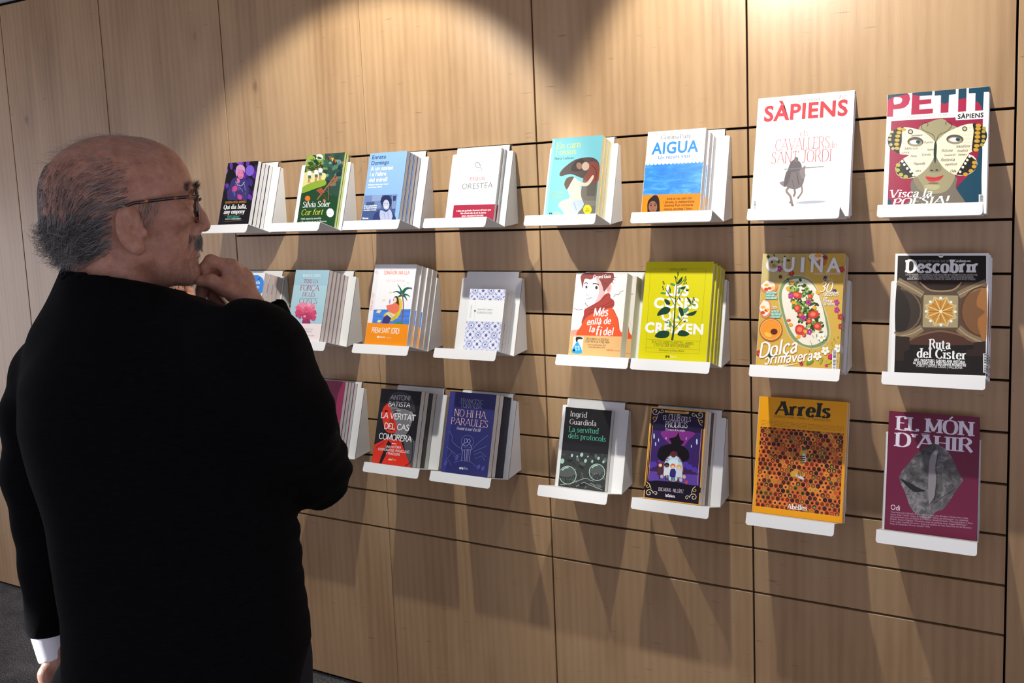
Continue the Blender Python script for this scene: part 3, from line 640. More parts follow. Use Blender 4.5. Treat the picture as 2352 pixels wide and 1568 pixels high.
def water_print():
    if 'water_print' in MATS: return MATS['water_print']
    m, t = new_mat('water_print'); tc = t.n('TexCoord')
    a = t.noise(t.mapping(tc.outputs['Object'], (22, 1, 70)), 1, 5, .6, 1.2); b = t.noise(t.mapping(tc.outputs['Object'], (9, 1, 14)), 1, 3, .5)
    t.put(t.b.inputs['Base Color'], t.ramp(t.math('ADD', t.math('MULTIPLY', a, .6), t.math('MULTIPLY', b, .4)), [(.32, (.010, .13, .50)), (.5, (.02, .22, .68)), (.68, (.13, .42, .86))])); t.b.inputs['Roughness'].default_value = .38
    return m
def c_aigua(A):
    A.crop('C')
    A.poly([(1352, 480), (1964, 450), (1938, 800), (1322, 820)], water_print())
    for k in range(15):
        f = (k + .5) / 15; x = 1355 + 607 * f; y = 488 - 38 * f; A.ell(x, y - 8, 21, 25, 'f1f3f6', 0, 1 if k == 0 else 0, 16)
    A.text('Gemma Puig', (1515, 237), (1822, 208), 44, '3c3f44', 'serif'); A.text('AIGUA', (1413, 390), (1908, 350), 116, '2a8ae4', bold=.028); A.text('Un recurs vital', (1483, 440), (1818, 415), 37, '3a84d6', bold=.018)
    A.poly([(1322, 819), (1942, 795), (1925, 1075), (1290, 1090)], 'f28d18')
    A.smooth([(1370, 980), (1375, 890), (1420, 835), (1460, 818), (1490, 850), (1500, 930), (1490, 1060), (1380, 1060)], '271a19'); A.ell(1428, 945, 46, 64, '9a6850'); A.ell(1408, 932, 9, 5, '1a1214'); A.ell(1450, 930, 9, 5, '1a1214'); A.line([(1396, 916), (1418, 912)], 6, '1a1214'); A.line([(1440, 911), (1462, 915)], 6, '1a1214'); A.line([(1410, 978), (1428, 984), (1448, 977)], 7, '7a3a3a', curve=True); A.line([(1428, 940), (1424, 958), (1434, 960)], 4, '7f4f3c')
    for s, a, b in (('Amb el seu estil clar', (1573, 870), (1847, 860)), ('i directe, la meteoròloga', (1540, 908), (1872, 897)), ('Gemma Puig connecta', (1548, 943), (1858, 934)), ('natura, societat i futur.', (1545, 982), (1856, 972))): A.text(s, a, b, 26, '33181a', bold=.018)

def c_sap(A):
    A.crop('D'); rd = 'de3a4a'
    A.text('TOT ÉS HISTÒRIA', (508, 200), (711, 186), 19, '6a6a70', bold=.01); A.text('#277', (848, 175), (930, 168), 28, 'd02f3c', 'serifbi'); A.text('ABRIL 2025', (768, 172), (830, 168), 9, '8a8a90'); A.text('www.sapiens.cat', (733, 187), (832, 180), 9, '8a8a90')
    A.text('SÀPIENS', (232, 360), (942, 318), 126, rd, bold=.032)
    A.text('els', (540, 494), (608, 490), 50, 'd9505a', 'serifl'); A.text('CAVALLERS', (333, 612), (790, 598), 98, 'd9505a', 'serifl'); A.text('de', (795, 592), (851, 588), 54, 'd9505a', 'serifl'); A.text('SANT JORDI', (303, 722), (808, 705), 98, 'd9505a', 'serifl')
    for x0, y0, x1, y1 in ((250, 436, 390, 426), (765, 402, 905, 392), (245, 804, 380, 796), (770, 776, 905, 768)): A.line([(x0, y0), (x1, y1)], 2, 'c9ccd0')
    g = '857b80'; A.ell(640, 1046, 125, 12, 'c3c8dc', -.05)
    A.line([(455, 920), (436, 955), (470, 1000), (485, 1070)], 20, 'a38c86', curve=True); A.line([(500, 920), (508, 970), (495, 1000)], 18, '97827e'); A.line([(560, 905), (566, 960), (532, 1012)], 15, 'a08a86', curve=True); A.ell(488, 1070, 12, 10, '8a7c7c'); A.ell(470, 1048, 11, 9, '8a7c7c'); A.ell(534, 1010, 10, 8, '8a7c7c')
    A.smooth([(440, 780), (500, 750), (560, 770), (585, 820), (575, 890), (545, 925), (500, 938), (450, 925), (415, 895), (420, 830)], g); A.smooth([(545, 775), (575, 750), (592, 740), (588, 790), (592, 830), (570, 850), (550, 820)], '9a9094'); A.smooth([(375, 885), (420, 870), (440, 900), (420, 920)], '9a9094')
    A.smooth([(445, 770), (470, 710), (500, 690), (545, 710), (560, 760), (520, 790), (460, 795)], '6f686e'); A.ell(513, 690, 18, 24, '7f787e'); A.smooth([(440, 790), (470, 800), (450, 880), (430, 910), (410, 900)], '6a6268'); A.line([(520, 800), (540, 900)], 8, '5f585e'); A.line([(480, 860), (500, 920)], 7, '6f666a')
    A.line([(415, 772), (748, 748)], 7, '8f8c92'); barcode(A, 162, 1034, 184, 1104, 9)

def c_petit(A):
    A.crop('L'); cr, te, dk = 'a51a49', '0e4a64', '24292c'
    P = [(160, 320), (535, 266), (585, 310), (600, 390), (570, 490), (500, 560), (400, 592), (272, 606), (266, 750), (140, 757)]
    A.poly(P, 'c02a55'); A.poly([(160, 320), (535, 266), (560, 290), (400, 330), (260, 362), (158, 430)], te); A.smooth([(285, 372), (385, 362), (435, 385), (440, 430), (410, 478), (360, 492), (285, 500)], 'f0f2f4')
    A.poly([(640, 265), (1040, 210), (1035, 300), (790, 325), (785, 400), (1020, 375), (1018, 465), (785, 495), (783, 590), (1055, 565), (1050, 660), (620, 702)], 'b82450'); A.poly([(640, 265), (1040, 210), (1035, 300), (800, 322), (640, 300)], te)
    A.poly([(1085, 205), (1512, 155), (1512, 262), (1375, 280), (1365, 635), (1205, 650), (1212, 295), (1085, 308)], te); A.poly([(1212, 435), (1280, 465), (1370, 430), (1365, 635), (1205, 650)], 'b82450')
    A.poly([(1565, 155), (1730, 135), (1722, 600), (1557, 617)], te); A.poly([(1563, 370), (1640, 345), (1728, 335), (1722, 600), (1557, 617)], 'b82450')
    A.poly([(1775, 135), (2205, 78), (2205, 190), (2085, 200), (2070, 570), (1905, 587), (1912, 225), (1775, 235)], te); A.poly([(1910, 385), (1980, 420), (2040, 510), (2055, 570), (1905, 587)], 'b82450')
    A.text('PUJA A LA MÀQUINA DEL TEMPS!', (178, 815), (1425, 700), 48, '6b7076', 'hand', keep=True); A.text('SÀPIENS', (1552, 752), (2080, 712), 88, '10141a', bold=.03)
    A.poly([(232, 836), (1510, 725), (1515, 787), (2070, 740), (2060, 1180), (2040, 2480), (172, 2540), (208, 1400)], cr)
    A.smooth([(2060, 1300), (1990, 1370), (1960, 1530), (1800, 1850), (1530, 2150), (1560, 2260), (1720, 2420), (1900, 2480), (2042, 2480), (2050, 1900)], te); A.poly([(178, 2370), (250, 2390), (250, 2540), (172, 2540)], te)
    A.smooth([(690, 1950), (1490, 1900), (1530, 2150), (1720, 2440), (1600, 2540), (520, 2540), (640, 2350)], '81796d')
    A.smooth([(1240, 765), (1400, 870), (1560, 960), (1520, 1300), (1505, 1800), (1490, 1980), (1340, 2200), (1090, 2265), (850, 2220), (720, 2080), (680, 1950), (700, 1700), (760, 1000), (980, 840)], 'aba57f')
    A.smooth([(690, 1960), (760, 1950), (900, 2180), (850, 2220), (720, 2080)], '948d70'); A.smooth([(985, 1790), (1060, 1560), (1180, 1560), (1235, 1780), (1150, 1835), (1030, 1835)], '938d70'); A.ell(1040, 1798, 28, 14, '1f1c18'); A.ell(1140, 1790, 28, 14, '1f1c18')
    A.smooth([(915, 1925), (1040, 1930), (1110, 1935), (1190, 1915), (1280, 1895), (1200, 1990), (1080, 2020), (980, 2012)], 'd63a3f'); A.line([(935, 1945), (1100, 1965), (1260, 1915)], 10, '8f2028', curve=True); A.smooth([(960, 2055), (1080, 2035), (1190, 2050), (1090, 2075)], '7a7360'); A.smooth([(890, 2110), (1040, 2080), (1210, 2110), (1110, 2190), (980, 2170)], 'c4bd8f')
    A.smooth([(1110, 1250), (900, 1050), (700, 975), (470, 950), (300, 1000), (190, 1120), (168, 1240), (220, 1370), (390, 1480), (580, 1500), (480, 1570), (340, 1720), (330, 1830), (400, 1930), (530, 1965), (720, 1930), (900, 1800), (1040, 1620), (1100, 1450)], 'e2dbc2')
    A.smooth([(1115, 1250), (1300, 1060), (1500, 950), (1700, 870), (1870, 845), (2040, 880), (2140, 1000), (2150, 1130), (2080, 1270), (1950, 1370), (1780, 1450), (1880, 1500), (1950, 1600), (1950, 1700), (1860, 1830), (1690, 1890), (1510, 1880), (1320, 1780), (1180, 1620), (1112, 1450)], 'e2dbc2')
    A.smooth([(470, 950), (300, 1000), (190, 1120), (168, 1240), (220, 1370), (390, 1480), (400, 1400), (440, 1250), (445, 1050)], dk)
    A.smooth([(1870, 845), (2040, 880), (2140, 1000), (2150, 1130), (2080, 1270), (1950, 1370), (1850, 1400), (1860, 1200), (1882, 1000)], '1c1c1c')
    A.poly([(470, 1580), (340, 1720), (330, 1830), (400, 1930), (530, 1965), (720, 1925)], dk); A.poly([(1780, 1470), (1950, 1600), (1950, 1720), (1860, 1830), (1690, 1890), (1530, 1880)], '1c1c1c')
    A.up()
    for k, (x, y) in enumerate(((400, 985), (385, 1060), (360, 1130), (350, 1210), (342, 1290), (352, 1370), (480, 1000))): A.ell(x, y, 50, 32, 'd4b64c', 0, 0, 12)
    for x, y in ((250, 1050), (215, 1125), (205, 1200), (230, 1300), (270, 1375)): A.ell(x, y, 34, 28, 'c9c58a', 0, 0, 12)
    for x, y in ((1975, 880), (1970, 945), (1960, 1030), (1960, 1110), (1950, 1195), (1945, 1290), (1930, 1370)): A.ell(x, y, 58, 38, 'ddaa3a', 0, 0, 12)
    for x, y in ((2095, 930), (2085, 1000), (2085, 1100), (2080, 1190), (2050, 1270)): A.ell(x, y, 42, 34, 'c3b048', 0, 0, 12)
    for x, y in ((455, 1625), (495, 1690), (555, 1765), (620, 1828), (675, 1895), (1800, 1510), (1755, 1580), (1715, 1650), (1665, 1725), (1610, 1820)): A.ell(x, y, 27, 27, 'e8e4d0', 0, 0, 12)
    for x, y in ((375, 1700), (365, 1800), (430, 1890), (525, 1930)): A.ell(x, y, 46, 38, 'bfbe52', 0, 0, 12)
    for x, y in ((1900, 1630), (1895, 1710), (1830, 1800), (1720, 1868)): A.ell(x, y, 50, 38, 'ddaa3a', 0, 0, 12)
    for y in range(1000, 1400, 68): A.line([(455, y), (640, y + 6)], 5, 'cfc8ac', 0)
    for y in range(930, 1400, 72): A.line([(1690, y + 8), (1850, y)], 5, 'cfc8ac', 0)
    for x, y, a in ((710, 1235, 160), (1500, 1170, 175)):
        A.ell(x, y, a, 97, '5f5a4f'); A.ell(x, y + 22, a * .82, 72, 'a89f82'); A.ell(x - 10, y + 8, a * .6, 42, 'ecebe0'); A.ell(x + a * .34, y, 46, 38, '3a606a'); A.ell(x + a * .36, y, 20, 18, '1a2428')
    for x, y in ((612, 1038), (1697, 952)): A.ell(x, y, 52, 49, '2a2a28'); A.ell(x, y, 33, 31, 'd9d3b8')
    A.smooth([(1110, 1220), (1137, 1290), (1130, 1500), (1105, 1660), (1075, 1500), (1083, 1290)], '15352f')
    A.line([(1110, 1240), (1060, 1090), (880, 1010), (825, 930), (880, 855), (945, 860), (955, 900), (935, 925)], 9, '1f1f1c', curve=True); A.line([(1120, 1240), (1180, 1090), (1340, 1010), (1430, 900), (1405, 835), (1335, 825), (1305, 860), (1325, 880)], 9, '1f1f1c', curve=True)
    for s, a, b, c in (('Poema', (880, 1265), (1055, 1257), 46), ('Mètrica', (500, 1392), (750, 1386), 46), ('Hipèrbole', (945, 1406), (1075, 1400), 42), ('Metàfora', (1530, 1335), (1805, 1325), 52), ('Ritme', (1230, 1428), (1460, 1420), 56), ('Anàfora', (1540, 1422), (1762, 1412), 46), ('Lírica', (440, 1472), (590, 1467), 40), ('Rima', (620, 1540), (735, 1535), 44), ('Estrofa', (840, 1510), (1012, 1502), 44), ('Invenció', (1290, 1510), (1510, 1500), 40), ('Univers', (1570, 1495), (1740, 1490), 40), ('Retòrica', (1220, 1612), (1500, 1602), 56), ('significat', (1300, 1700), (1545, 1682), 46), ('Rapsoda', (680, 1692), (905, 1682), 50), ('Vers', (720, 1832), (822, 1828), 46), ('Oda', (1415, 1832), (1532, 1827), 50), ('Sentiment', (620, 1130), (850, 1118), 40)):
        A.text(s, a, b, c, '4a453a', 'script', 1)
    A.text('Visca la', (215, 2345), (1052, 2315), 150, 'f4f5f7', 'serifbi', keep=True); A.text('POESIA!', (250, 2520), (1405, 2455), 150, 'f4f5f7', 'serifbi', keep=True)
    barcode(A, 1996, 2276, 2100, 2520, 10)

def c_vida(A):
    A.crop('E')
    A.ruv(0, .45, 1, .66, 'f4e07a'); A.ruv(0, .66, 1, 1, 'f3ac28'); A.smooth([(250, 700), (420, 650), (640, 690), (560, 800), (240, 800)], 'f4e07a')
    A.smooth([(300, 300), (420, 240), (520, 245), (570, 272), (630, 275), (695, 340), (690, 450), (665, 545), (560, 590), (380, 560), (280, 430)], '3d8ee8')
    A.text('rlanga', (478, 325), (554, 322), 30, '184a94', 'serif'); A.text('ria vida', (505, 405), (646, 400), 44, 'ffffff', 'serifb'); A.text('imes', (560, 474), (634, 469), 42, 'ffffff', 'serifb')
    A.line([(618, 345), (640, 335), (648, 305)], 6, '1b1d22'); A.line([(628, 320), (632, 340)], 5, '1b1d22')

def c_tens(A):
    A.crop('E'); rn = random.Random(3)
    A.ruv(0, 0, 1, .22, '9cc3d2'); A.ruv(0, .22, 1, .5, 'a9ced9')
    A.text('MARTA VIVES', (1285, 300), (1549, 290), 38, 'e8f2f4', 'serif'); A.text('TENS LA', (1293, 390), (1515, 385), 55, '9c2a5c', 'serif'); A.text('FORÇA', (1238, 503), (1532, 498), 82, 'a5245a', 'serif'); A.text('DE LES', (1273, 588), (1463, 583), 56, '9c2a5c', 'serif'); A.text('COSES', (1219, 699), (1492, 692), 84, '9a6f8a', 'serif')
    A.smooth([(1268, 1010), (1285, 920), (1370, 920), (1382, 1010)], '9a3560')
    for i in range(90):
        a = rn.uniform(0, 6.28); q = rn.uniform(0, 1) ** .6; x, y = 1322 + 158 * q * math.cos(a), 815 + 118 * q * math.sin(a)
        c = ['b83a66', 'd0486f', 'de6487', 'e98aa4', 'f0a4b6'][min(4, int(max(0, (900 - y) / 48 + rn.uniform(-.6, .6))))]
        A.ell(x, y, rn.uniform(18, 40), rn.uniform(16, 34), c, rn.uniform(-1, 1), 1, 9, .2, i)
    A.ell(1305, 885, 20, 16, 'e9a2b8'); A.smooth([(1225, 920), (1180, 860), (1240, 880)], 'c9486f'); A.smooth([(1400, 930), (1480, 880), (1450, 950)], 'c9486f')
    A.poly([(1040, 985), (1562, 1003), (1520, 1290), (1000, 1270)], 'efe4e4')
    A.text('Històries de dones que són un cant', (1095, 1086), (1428, 1082), 24, '8f8486', 'serif'); A.text("a la bellesa, la llibertat i l'amistat", (1090, 1122), (1410, 1118), 24, '8f8486', 'serif'); A.text("De l'autora de Diguem-ne amor", (1085, 1182), (1448, 1176), 24, '8f8486', 'serifi')

def c_som(A):
    A.crop('F')
    A.poly([(345, 90), (408, 92), (300, 830), (243, 825)], 'e4e6ea'); A.vtext('PREMI SANT JORDI', (302, 668), (328, 450), 22, 'f0824e', 'mono'); ring(A, 361, 190, 11, 13, 4, 'e8622c', 10)
    A.text('SOMIÀVEM UNA ILLA', (450, 217), (769, 216), 45, 'ee6a34', 'mono'); A.text('ROC CASAGRAN', (480, 308), (711, 306), 26, 'ee9c7c', 'serifl')
    A.poly([(322, 655), (788, 650), (762, 850), (300, 830)], '4680da')
    for k, y in enumerate((675, 705, 735, 765, 800)): A.line([(330, y), (420, y + 6), (520, y - 4), (640, y + 6), (770, y)], 5, ['3a6cc4', '5a94e8'][k % 2], curve=True)
    A.line([(668, 838), (690, 700), (694, 570), (680, 470)], 13, '8c4c44', curve=True)
    for P in ([(678, 462), (660, 400), (622, 338)], [(680, 458), (735, 395), (797, 388), (790, 410)], [(676, 465), (620, 430), (563, 440)], [(684, 466), (740, 470), (780, 496)], [(682, 470), (720, 500), (742, 545)], [(676, 470), (640, 490), (615, 500)], [(680, 455), (710, 400), (760, 372)]): A.line(P, 34, '1c6650', curve=True, taper=True)
    A.ell(680, 465, 12, 14, 'b8604c')
    A.ell(612, 640, 62, 140, 'd8c238', .22); A.smooth([(450, 720), (560, 660), (620, 720), (560, 800), (470, 770)], 'cfb82e')
    A.smooth([(565, 540), (590, 490), (625, 495), (640, 560), (640, 620), (605, 625), (590, 560)], '4b3030'); A.ell(592, 535, 20, 32, 'f0d6c4'); A.smooth([(540, 590), (600, 575), (642, 610), (630, 680), (560, 705), (500, 660), (480, 610), (500, 600)], 'e5745a'); A.ell(525, 555, 12, 30, 'b99ada', .1)
    A.smooth([(455, 745), (540, 715), (590, 735), (540, 770), (505, 832), (432, 828)], '38387c'); A.poly([(465, 700), (520, 685), (600, 725), (545, 765)], 'd8d4a6'); A.line([(520, 690), (560, 755)], 4, '8f8a66')
    for x, y, r in ((532, 442, 20), (450, 538, 24), (386, 680, 38), (390, 803, 32), (712, 352, 12)): A.poly([(x - r, y + r * .3), (x - r * .2, y - r * .6), (x + r, y - r * .3), (x + r * .2, y + r * .6)], 'e4dca0')
    A.ell(640, 830, 60, 16, '3f8a50'); A.line([(735, 330), (752, 318), (770, 328)], 4, 'b8bcc4', curve=True)
    A.poly([(243, 821), (762, 845), (730, 1140), (195, 1120)], 'f3900f'); A.text('PREMI SANT JORDI', (294, 945), (638, 962), 66, 'fff6e8', 'mono'); A.ell(374, 1002, 12, 14, 'fff6e8'); A.text('Omnium', (388, 1010), (462, 1013), 20, 'fff6e8', bold=.03); A.text('Univers', (474, 1022), (550, 1025), 24, 'f8d9a8', 'serifl')

def c_nauf(A):
    A.crop('F'); du = .2245; dv = du * A.w / A.h; bl = '4a54ac'
    def tiles(v0, v1, ph):
        A.ruv(0, v0, 1, v1, 'd5dbee'); A.up(2); r = 0; v = v0 if ph == 0 else v0 - dv * ph
        while v < v1:
            for c in range(6):
                cu, cv = (c - .35) * du, v + dv / 2; L = A.lay
                pt = lambda x, y: (cu + x * du, cv + y * dv)
                def put(P, col):
                    P = [(min(max(u, 0), 1), min(max(w, v0), v1)) for u, w in P]; A.lay += 1; A.raw(P[::-1], [range(len(P))], col)
                if (c + r) % 2:
                    put([pt((.46 if k % 2 else .40) * math.cos(.3927 * k), (.46 if k % 2 else .40) * math.sin(.3927 * k)) for k in range(16)], '8f9acf'); put([pt(.36 * (1 + .12 * math.cos(8 * q)) * math.cos(q), .36 * (1 + .12 * math.cos(8 * q)) * math.sin(q)) for q in [6.2832 * k / 32 for k in range(32)]], 'eef1f8'); put([pt(.31 * (1 + .12 * math.cos(8 * q)) * math.cos(q), .31 * (1 + .12 * math.cos(8 * q)) * math.sin(q)) for q in [6.2832 * k / 32 for k in range(32)]], '6b76bd'); put([pt(.25 * math.cos(.7854 * k), .25 * math.sin(.7854 * k)) for k in range(8)], 'e2e7f4'); put([pt(.12, 0), pt(0, .15), pt(-.12, 0), pt(0, -.15)], bl)
                else:
                    put([pt(.48, 0), pt(.2, .2), pt(0, .48), pt(-.2, .2), pt(-.48, 0), pt(-.2, -.2), pt(0, -.48), pt(.2, -.2)], 'f4f6fb')
                    put([pt((.34 if k % 2 == 0 else .11) * math.cos(.3927 * k), (.34 if k % 2 == 0 else .11) * math.sin(.3927 * k)) for k in range(16)], bl)
                    for sx in (-1, 1):
                        for sy in (-1, 1): put([pt(sx * .48, sy * .22), pt(sx * .40, sy * .40), pt(sx * .22, sy * .48), pt(sx * .30, sy * .30)], '5560b2')
                A.lay = L
            v += dv; r += 1
        A.up(6)
    tiles(0, A.m(1750, 537)[1], .3); tiles(A.m(1700, 801)[1], 1, 0)
    A.line([(1611, 550), (1580, 798)], 2, 'b8bfcc'); A.poly([(1598, 650), (1604, 666), (1616, 671), (1603, 676), (1596, 692), (1591, 676), (1580, 671), (1592, 665)], '2f3658')
    A.text('Ramon Folch i Camarasa', (1630, 661), (1816, 662), 20, '7d8496', 'serif'); A.text('EL NÀUFRAG FELIÇ', (1622, 703), (1813, 704), 22, '7d8496', 'serif'); A.vtext('PETITS PLAERS', (1545, 752), (1562, 600), 14, 'aab2c2', 'mono')

def c_mes(A):
    A.crop('Q'); li = '2a2226'
    A.ruv(0, 0, 1, 1, 'dfdbd6'); rn = random.Random(4)
    for i in range(16): x, y = rn.uniform(120, 980), rn.uniform(350, 950); A.line([(x, y), (x + 12, y + rn.uniform(40, 90))], 3, 'c3bfba', 0 if i else 1)
    A.poly([(85, 1040), (250, 1015), (230, 1140), (60, 1130)], 'd2988a'); A.poly([(880, 1070), (950, 1060), (935, 1145), (880, 1140)], 'd2988a')
    A.ell(722, 330, 46, 82, 'd8a5a4', .15); A.ell(718, 335, 24, 50, 'c48c8c', .15)
    A.smooth([(300, 200), (420, 170), (560, 180), (640, 320), (660, 420), (560, 540), (470, 620), (390, 640), (335, 590), (312, 490), (300, 340)], 'eeebed')
    A.smooth([(500, 170), (560, 180), (640, 320), (664, 420), (580, 530), (480, 600), (540, 460), (552, 330)], 'd8a6a6')
    A.smooth([(255, 150), (300, 100), (400, 86), (520, 60), (640, 60), (770, 70), (808, 130), (785, 220), (745, 260), (690, 330), (640, 385), (612, 300), (560, 190), (480, 165), (420, 195), (330, 185), (302, 250), (285, 335), (262, 220)], '7c3a36')
    for P in ([(780, 150), (830, 155), (865, 132)], [(790, 185), (840, 200)], [(770, 225), (815, 262)], [(290, 250), (275, 330)], [(640, 330), (625, 385)]): A.line(P, 14, '6a302e', curve=True, taper=True)
    A.line([(420, 110), (520, 130), (640, 110)], 8, '5c2826', curve=True); A.line([(600, 200), (660, 260), (700, 250)], 8, '5c2826', curve=True)
    A.ell(338, 322, 28, 30, 'ffffff'); A.ell(498, 328, 36, 34, 'ffffff'); A.ell(348, 320, 17, 24, li); A.ell(514, 326, 22, 28, li); A.line([(314, 262), (345, 246), (372, 266)], 13, li, curve=True); A.line([(450, 266), (500, 258), (556, 282)], 17, li, curve=True)
    A.line([(355, 422), (346, 448), (392, 456)], 6, li, curve=True); A.line([(343, 508), (370, 516), (444, 482)], 8, li, curve=True); A.ell(484, 466, 4, 7, li); A.line([(324, 576), (340, 612), (372, 630)], 8, li, curve=True)
    A.smooth([(710, 410), (745, 440), (750, 490), (800, 530), (815, 580), (790, 650), (700, 690), (450, 770), (330, 840), (280, 940), (262, 900), (300, 780), (315, 690), (420, 625), (560, 545), (640, 450)], '983a34')
    for P in ([(690, 440), (600, 530), (430, 640)], [(780, 540), (640, 620), (400, 700)], [(800, 600), (650, 660), (380, 760)]): A.line(P, 9, '6f2624', curve=True)
    A.smooth([(340, 830), (480, 745), (640, 690), (780, 665), (865, 830), (895, 1000), (905, 1160), (210, 1150), (255, 960)], 'd6522a'); A.line([(780, 670), (868, 830), (897, 1010)], 7, '7a2a1c', curve=True)
    A.line([(800, 475), (835, 435), (885, 435), (915, 390), (968, 370)], 6, li, curve=True); A.line([(135, 665), (195, 695), (270, 688)], 6, li, curve=True)
    A.text('Gerard Guix', (458, 178), (754, 160), 54, 'ffffff', 'scriptb', keep=True); A.text('Més', (460, 805), (706, 790), 140, 'ffffff', 'scriptb', keep=True); A.text('enllà de', (350, 946), (754, 924), 108, 'ffffff', 'scriptb', keep=True); A.text('la', (385, 1070), (482, 1060), 100, 'ffffff', 'scriptb'); A.text('fi', (500, 1128), (598, 1120), 150, 'ffffff', 'scriptb'); A.text('del', (620, 1122), (798, 1112), 126, 'ffffff', 'scriptb')
    A.poly([(75, 1122), (942, 1140), (905, 1520), (20, 1490)], 'd5ab72')
    A.poly([(125, 1145), (292, 1152), (264, 1428), (95, 1420)], 'dbe3ea'); A.smooth([(165, 1160), (220, 1150), (275, 1165), (270, 1190), (200, 1195), (190, 1240), (165, 1220)], '20242a'); A.smooth([(180, 1240), (225, 1285), (262, 1426), (96, 1418), (118, 1330)], '2a9ae0'); A.ell(130, 1376, 18, 22, '141a22'); A.text("Un far", (145, 1330), (228, 1335), 36, 'eaf4fb', 'scriptb'); A.text('la fi', (150, 1375), (225, 1380), 34, 'eaf4fb', 'scriptb')
    A.text('DESCOBREIX LA SEQÜELA', (333, 1205), (716, 1209), 36, '4a3520', 'mono'); A.text("D'UN FAR A LA FI DEL MÓN", (314, 1246), (727, 1257), 34, '4a3520', 'mono'); A.text('Premi Joaquim Ruyra 2022', (358, 1294), (670, 1301), 24, '5a4228', 'serif'); A.text('Premi Menjallibres 2024', (370, 1334), (652, 1341), 24, '5a4228', 'serif')
    A.line([(45, 1360), (670, 1382)], 5, 'a84a30'); A.line([(810, 1386), (915, 1391)], 5, 'a84a30'); A.text('elastic', (680, 1392), (802, 1388), 38, 'b84a2c', 'script')

def c_coses(A):
    A.crop('G'); fr = '8d8810'; tx = '53540f'
    A.line([(1228, 200), (1236, 192), (1880, 192), (1892, 205), (1812, 1205), (1800, 1214), (1178, 1192), (1166, 1180), (1228, 200)], 3, fr)
    A.line([(1170, 1038), (1825, 1062)], 3, fr); A.line([(1162, 1138), (1815, 1165)], 3, fr); A.line([(1195, 112), (1098, 1290)], 3, 'b8b20a')
    for s, a, b, c in (('LES', (1412, 507), (1683, 514), 118), ('COSES', (1264, 656), (1801, 667), 115), ('QUE', (1352, 810), (1677, 815), 112), ('CREIXEN', (1156, 952), (1857, 973), 114)): A.text(s, a, b, c, 'f4f5f2', bold=.085)
    A.text('GODAI  GARCIA', (1460, 216), (1668, 216), 30, tx, 'serif'); A.text('TRACTAT SOBRE PLANTETES, ARBRES', (1234, 1086), (1743, 1106), 34, tx, 'serif'); A.text('I TOT EL QUE HI HA ENTREMIG', (1271, 1120), (1696, 1142), 32, tx, 'serif'); A.text("Il.lustracions de Bruna Dinarès", (1324, 1179), (1631, 1189), 24, tx, 'serifi')
    A.text('ara', (1404, 1256), (1455, 1258), 32, '1d220c', bold=.06); A.text('llibres', (1458, 1258), (1540, 1262), 32, 'efeca0')
    g = '143f2a'
    A.line([(1486, 1048), (1505, 920), (1512, 800), (1524, 620), (1540, 400), (1558, 210)], 26, '2c4728', curve=True, taper=True)
    for P in ([(1505, 920), (1560, 860), (1630, 770)], [(1500, 900), (1470, 850), (1440, 800)], [(1525, 600), (1580, 510), (1640, 420)], [(1520, 640), (1470, 540), (1400, 420)], [(1530, 560), (1450, 500), (1440, 440)], [(1540, 400), (1600, 360), (1650, 290)], [(1600, 690), (1690, 640), (1750, 540)], [(1545, 390), (1525, 310)]): A.line(P, 7, '3c5a2c', curve=True)
    for P in ([(1306, 752), (1335, 690), (1400, 648), (1466, 668), (1440, 722), (1370, 742)], [(1655, 748), (1700, 718), (1782, 696), (1742, 750)], [(1563, 655), (1612, 668), (1628, 745), (1590, 752)], [(1276, 1000), (1345, 935), (1452, 945), (1430, 1012), (1340, 1022)], [(1550, 985), (1600, 925), (1695, 970), (1640, 1002)], [(1540, 378), (1570, 325), (1612, 285), (1595, 350)], [(1393, 560), (1440, 566), (1465, 612), (1420, 620)], [(1660, 530), (1705, 560), (1712, 622), (1690, 590)], [(1508, 275), (1535, 290), (1537, 320)], [(1580, 420), (1650, 400), (1620, 440)], [(1450, 400), (1470, 440), (1460, 490)], [(1570, 530), (1592, 560), (1575, 565)], [(1650, 440), (1695, 442), (1660, 462)], [(1620, 820), (1650, 812), (1640, 832)]): A.smooth(P, g, 1, 3)
    for x, y, a, b, r in ((1495, 380, 34, 14, .4), (1572, 455, 14, 44, .2), (1655, 690, 44, 20, -.8), (1380, 484, 34, 12, .1), (1570, 780, 12, 34, -.6), (1460, 855, 12, 40, 0), (1420, 832, 24, 10, .3), (1745, 620, 30, 10, .2)): A.ell(x, y, a, b, '4f8c5c', r)
    for x, y in ((1380, 350), (1390, 370), (1375, 410), (1382, 435), (1556, 240), (1560, 262), (1648, 290), (1652, 320), (1640, 340), (1630, 370), (1745, 540), (1752, 565), (1735, 590), (1655, 362)): A.ell(x, y, 8, 13, '3f6a30', .3)

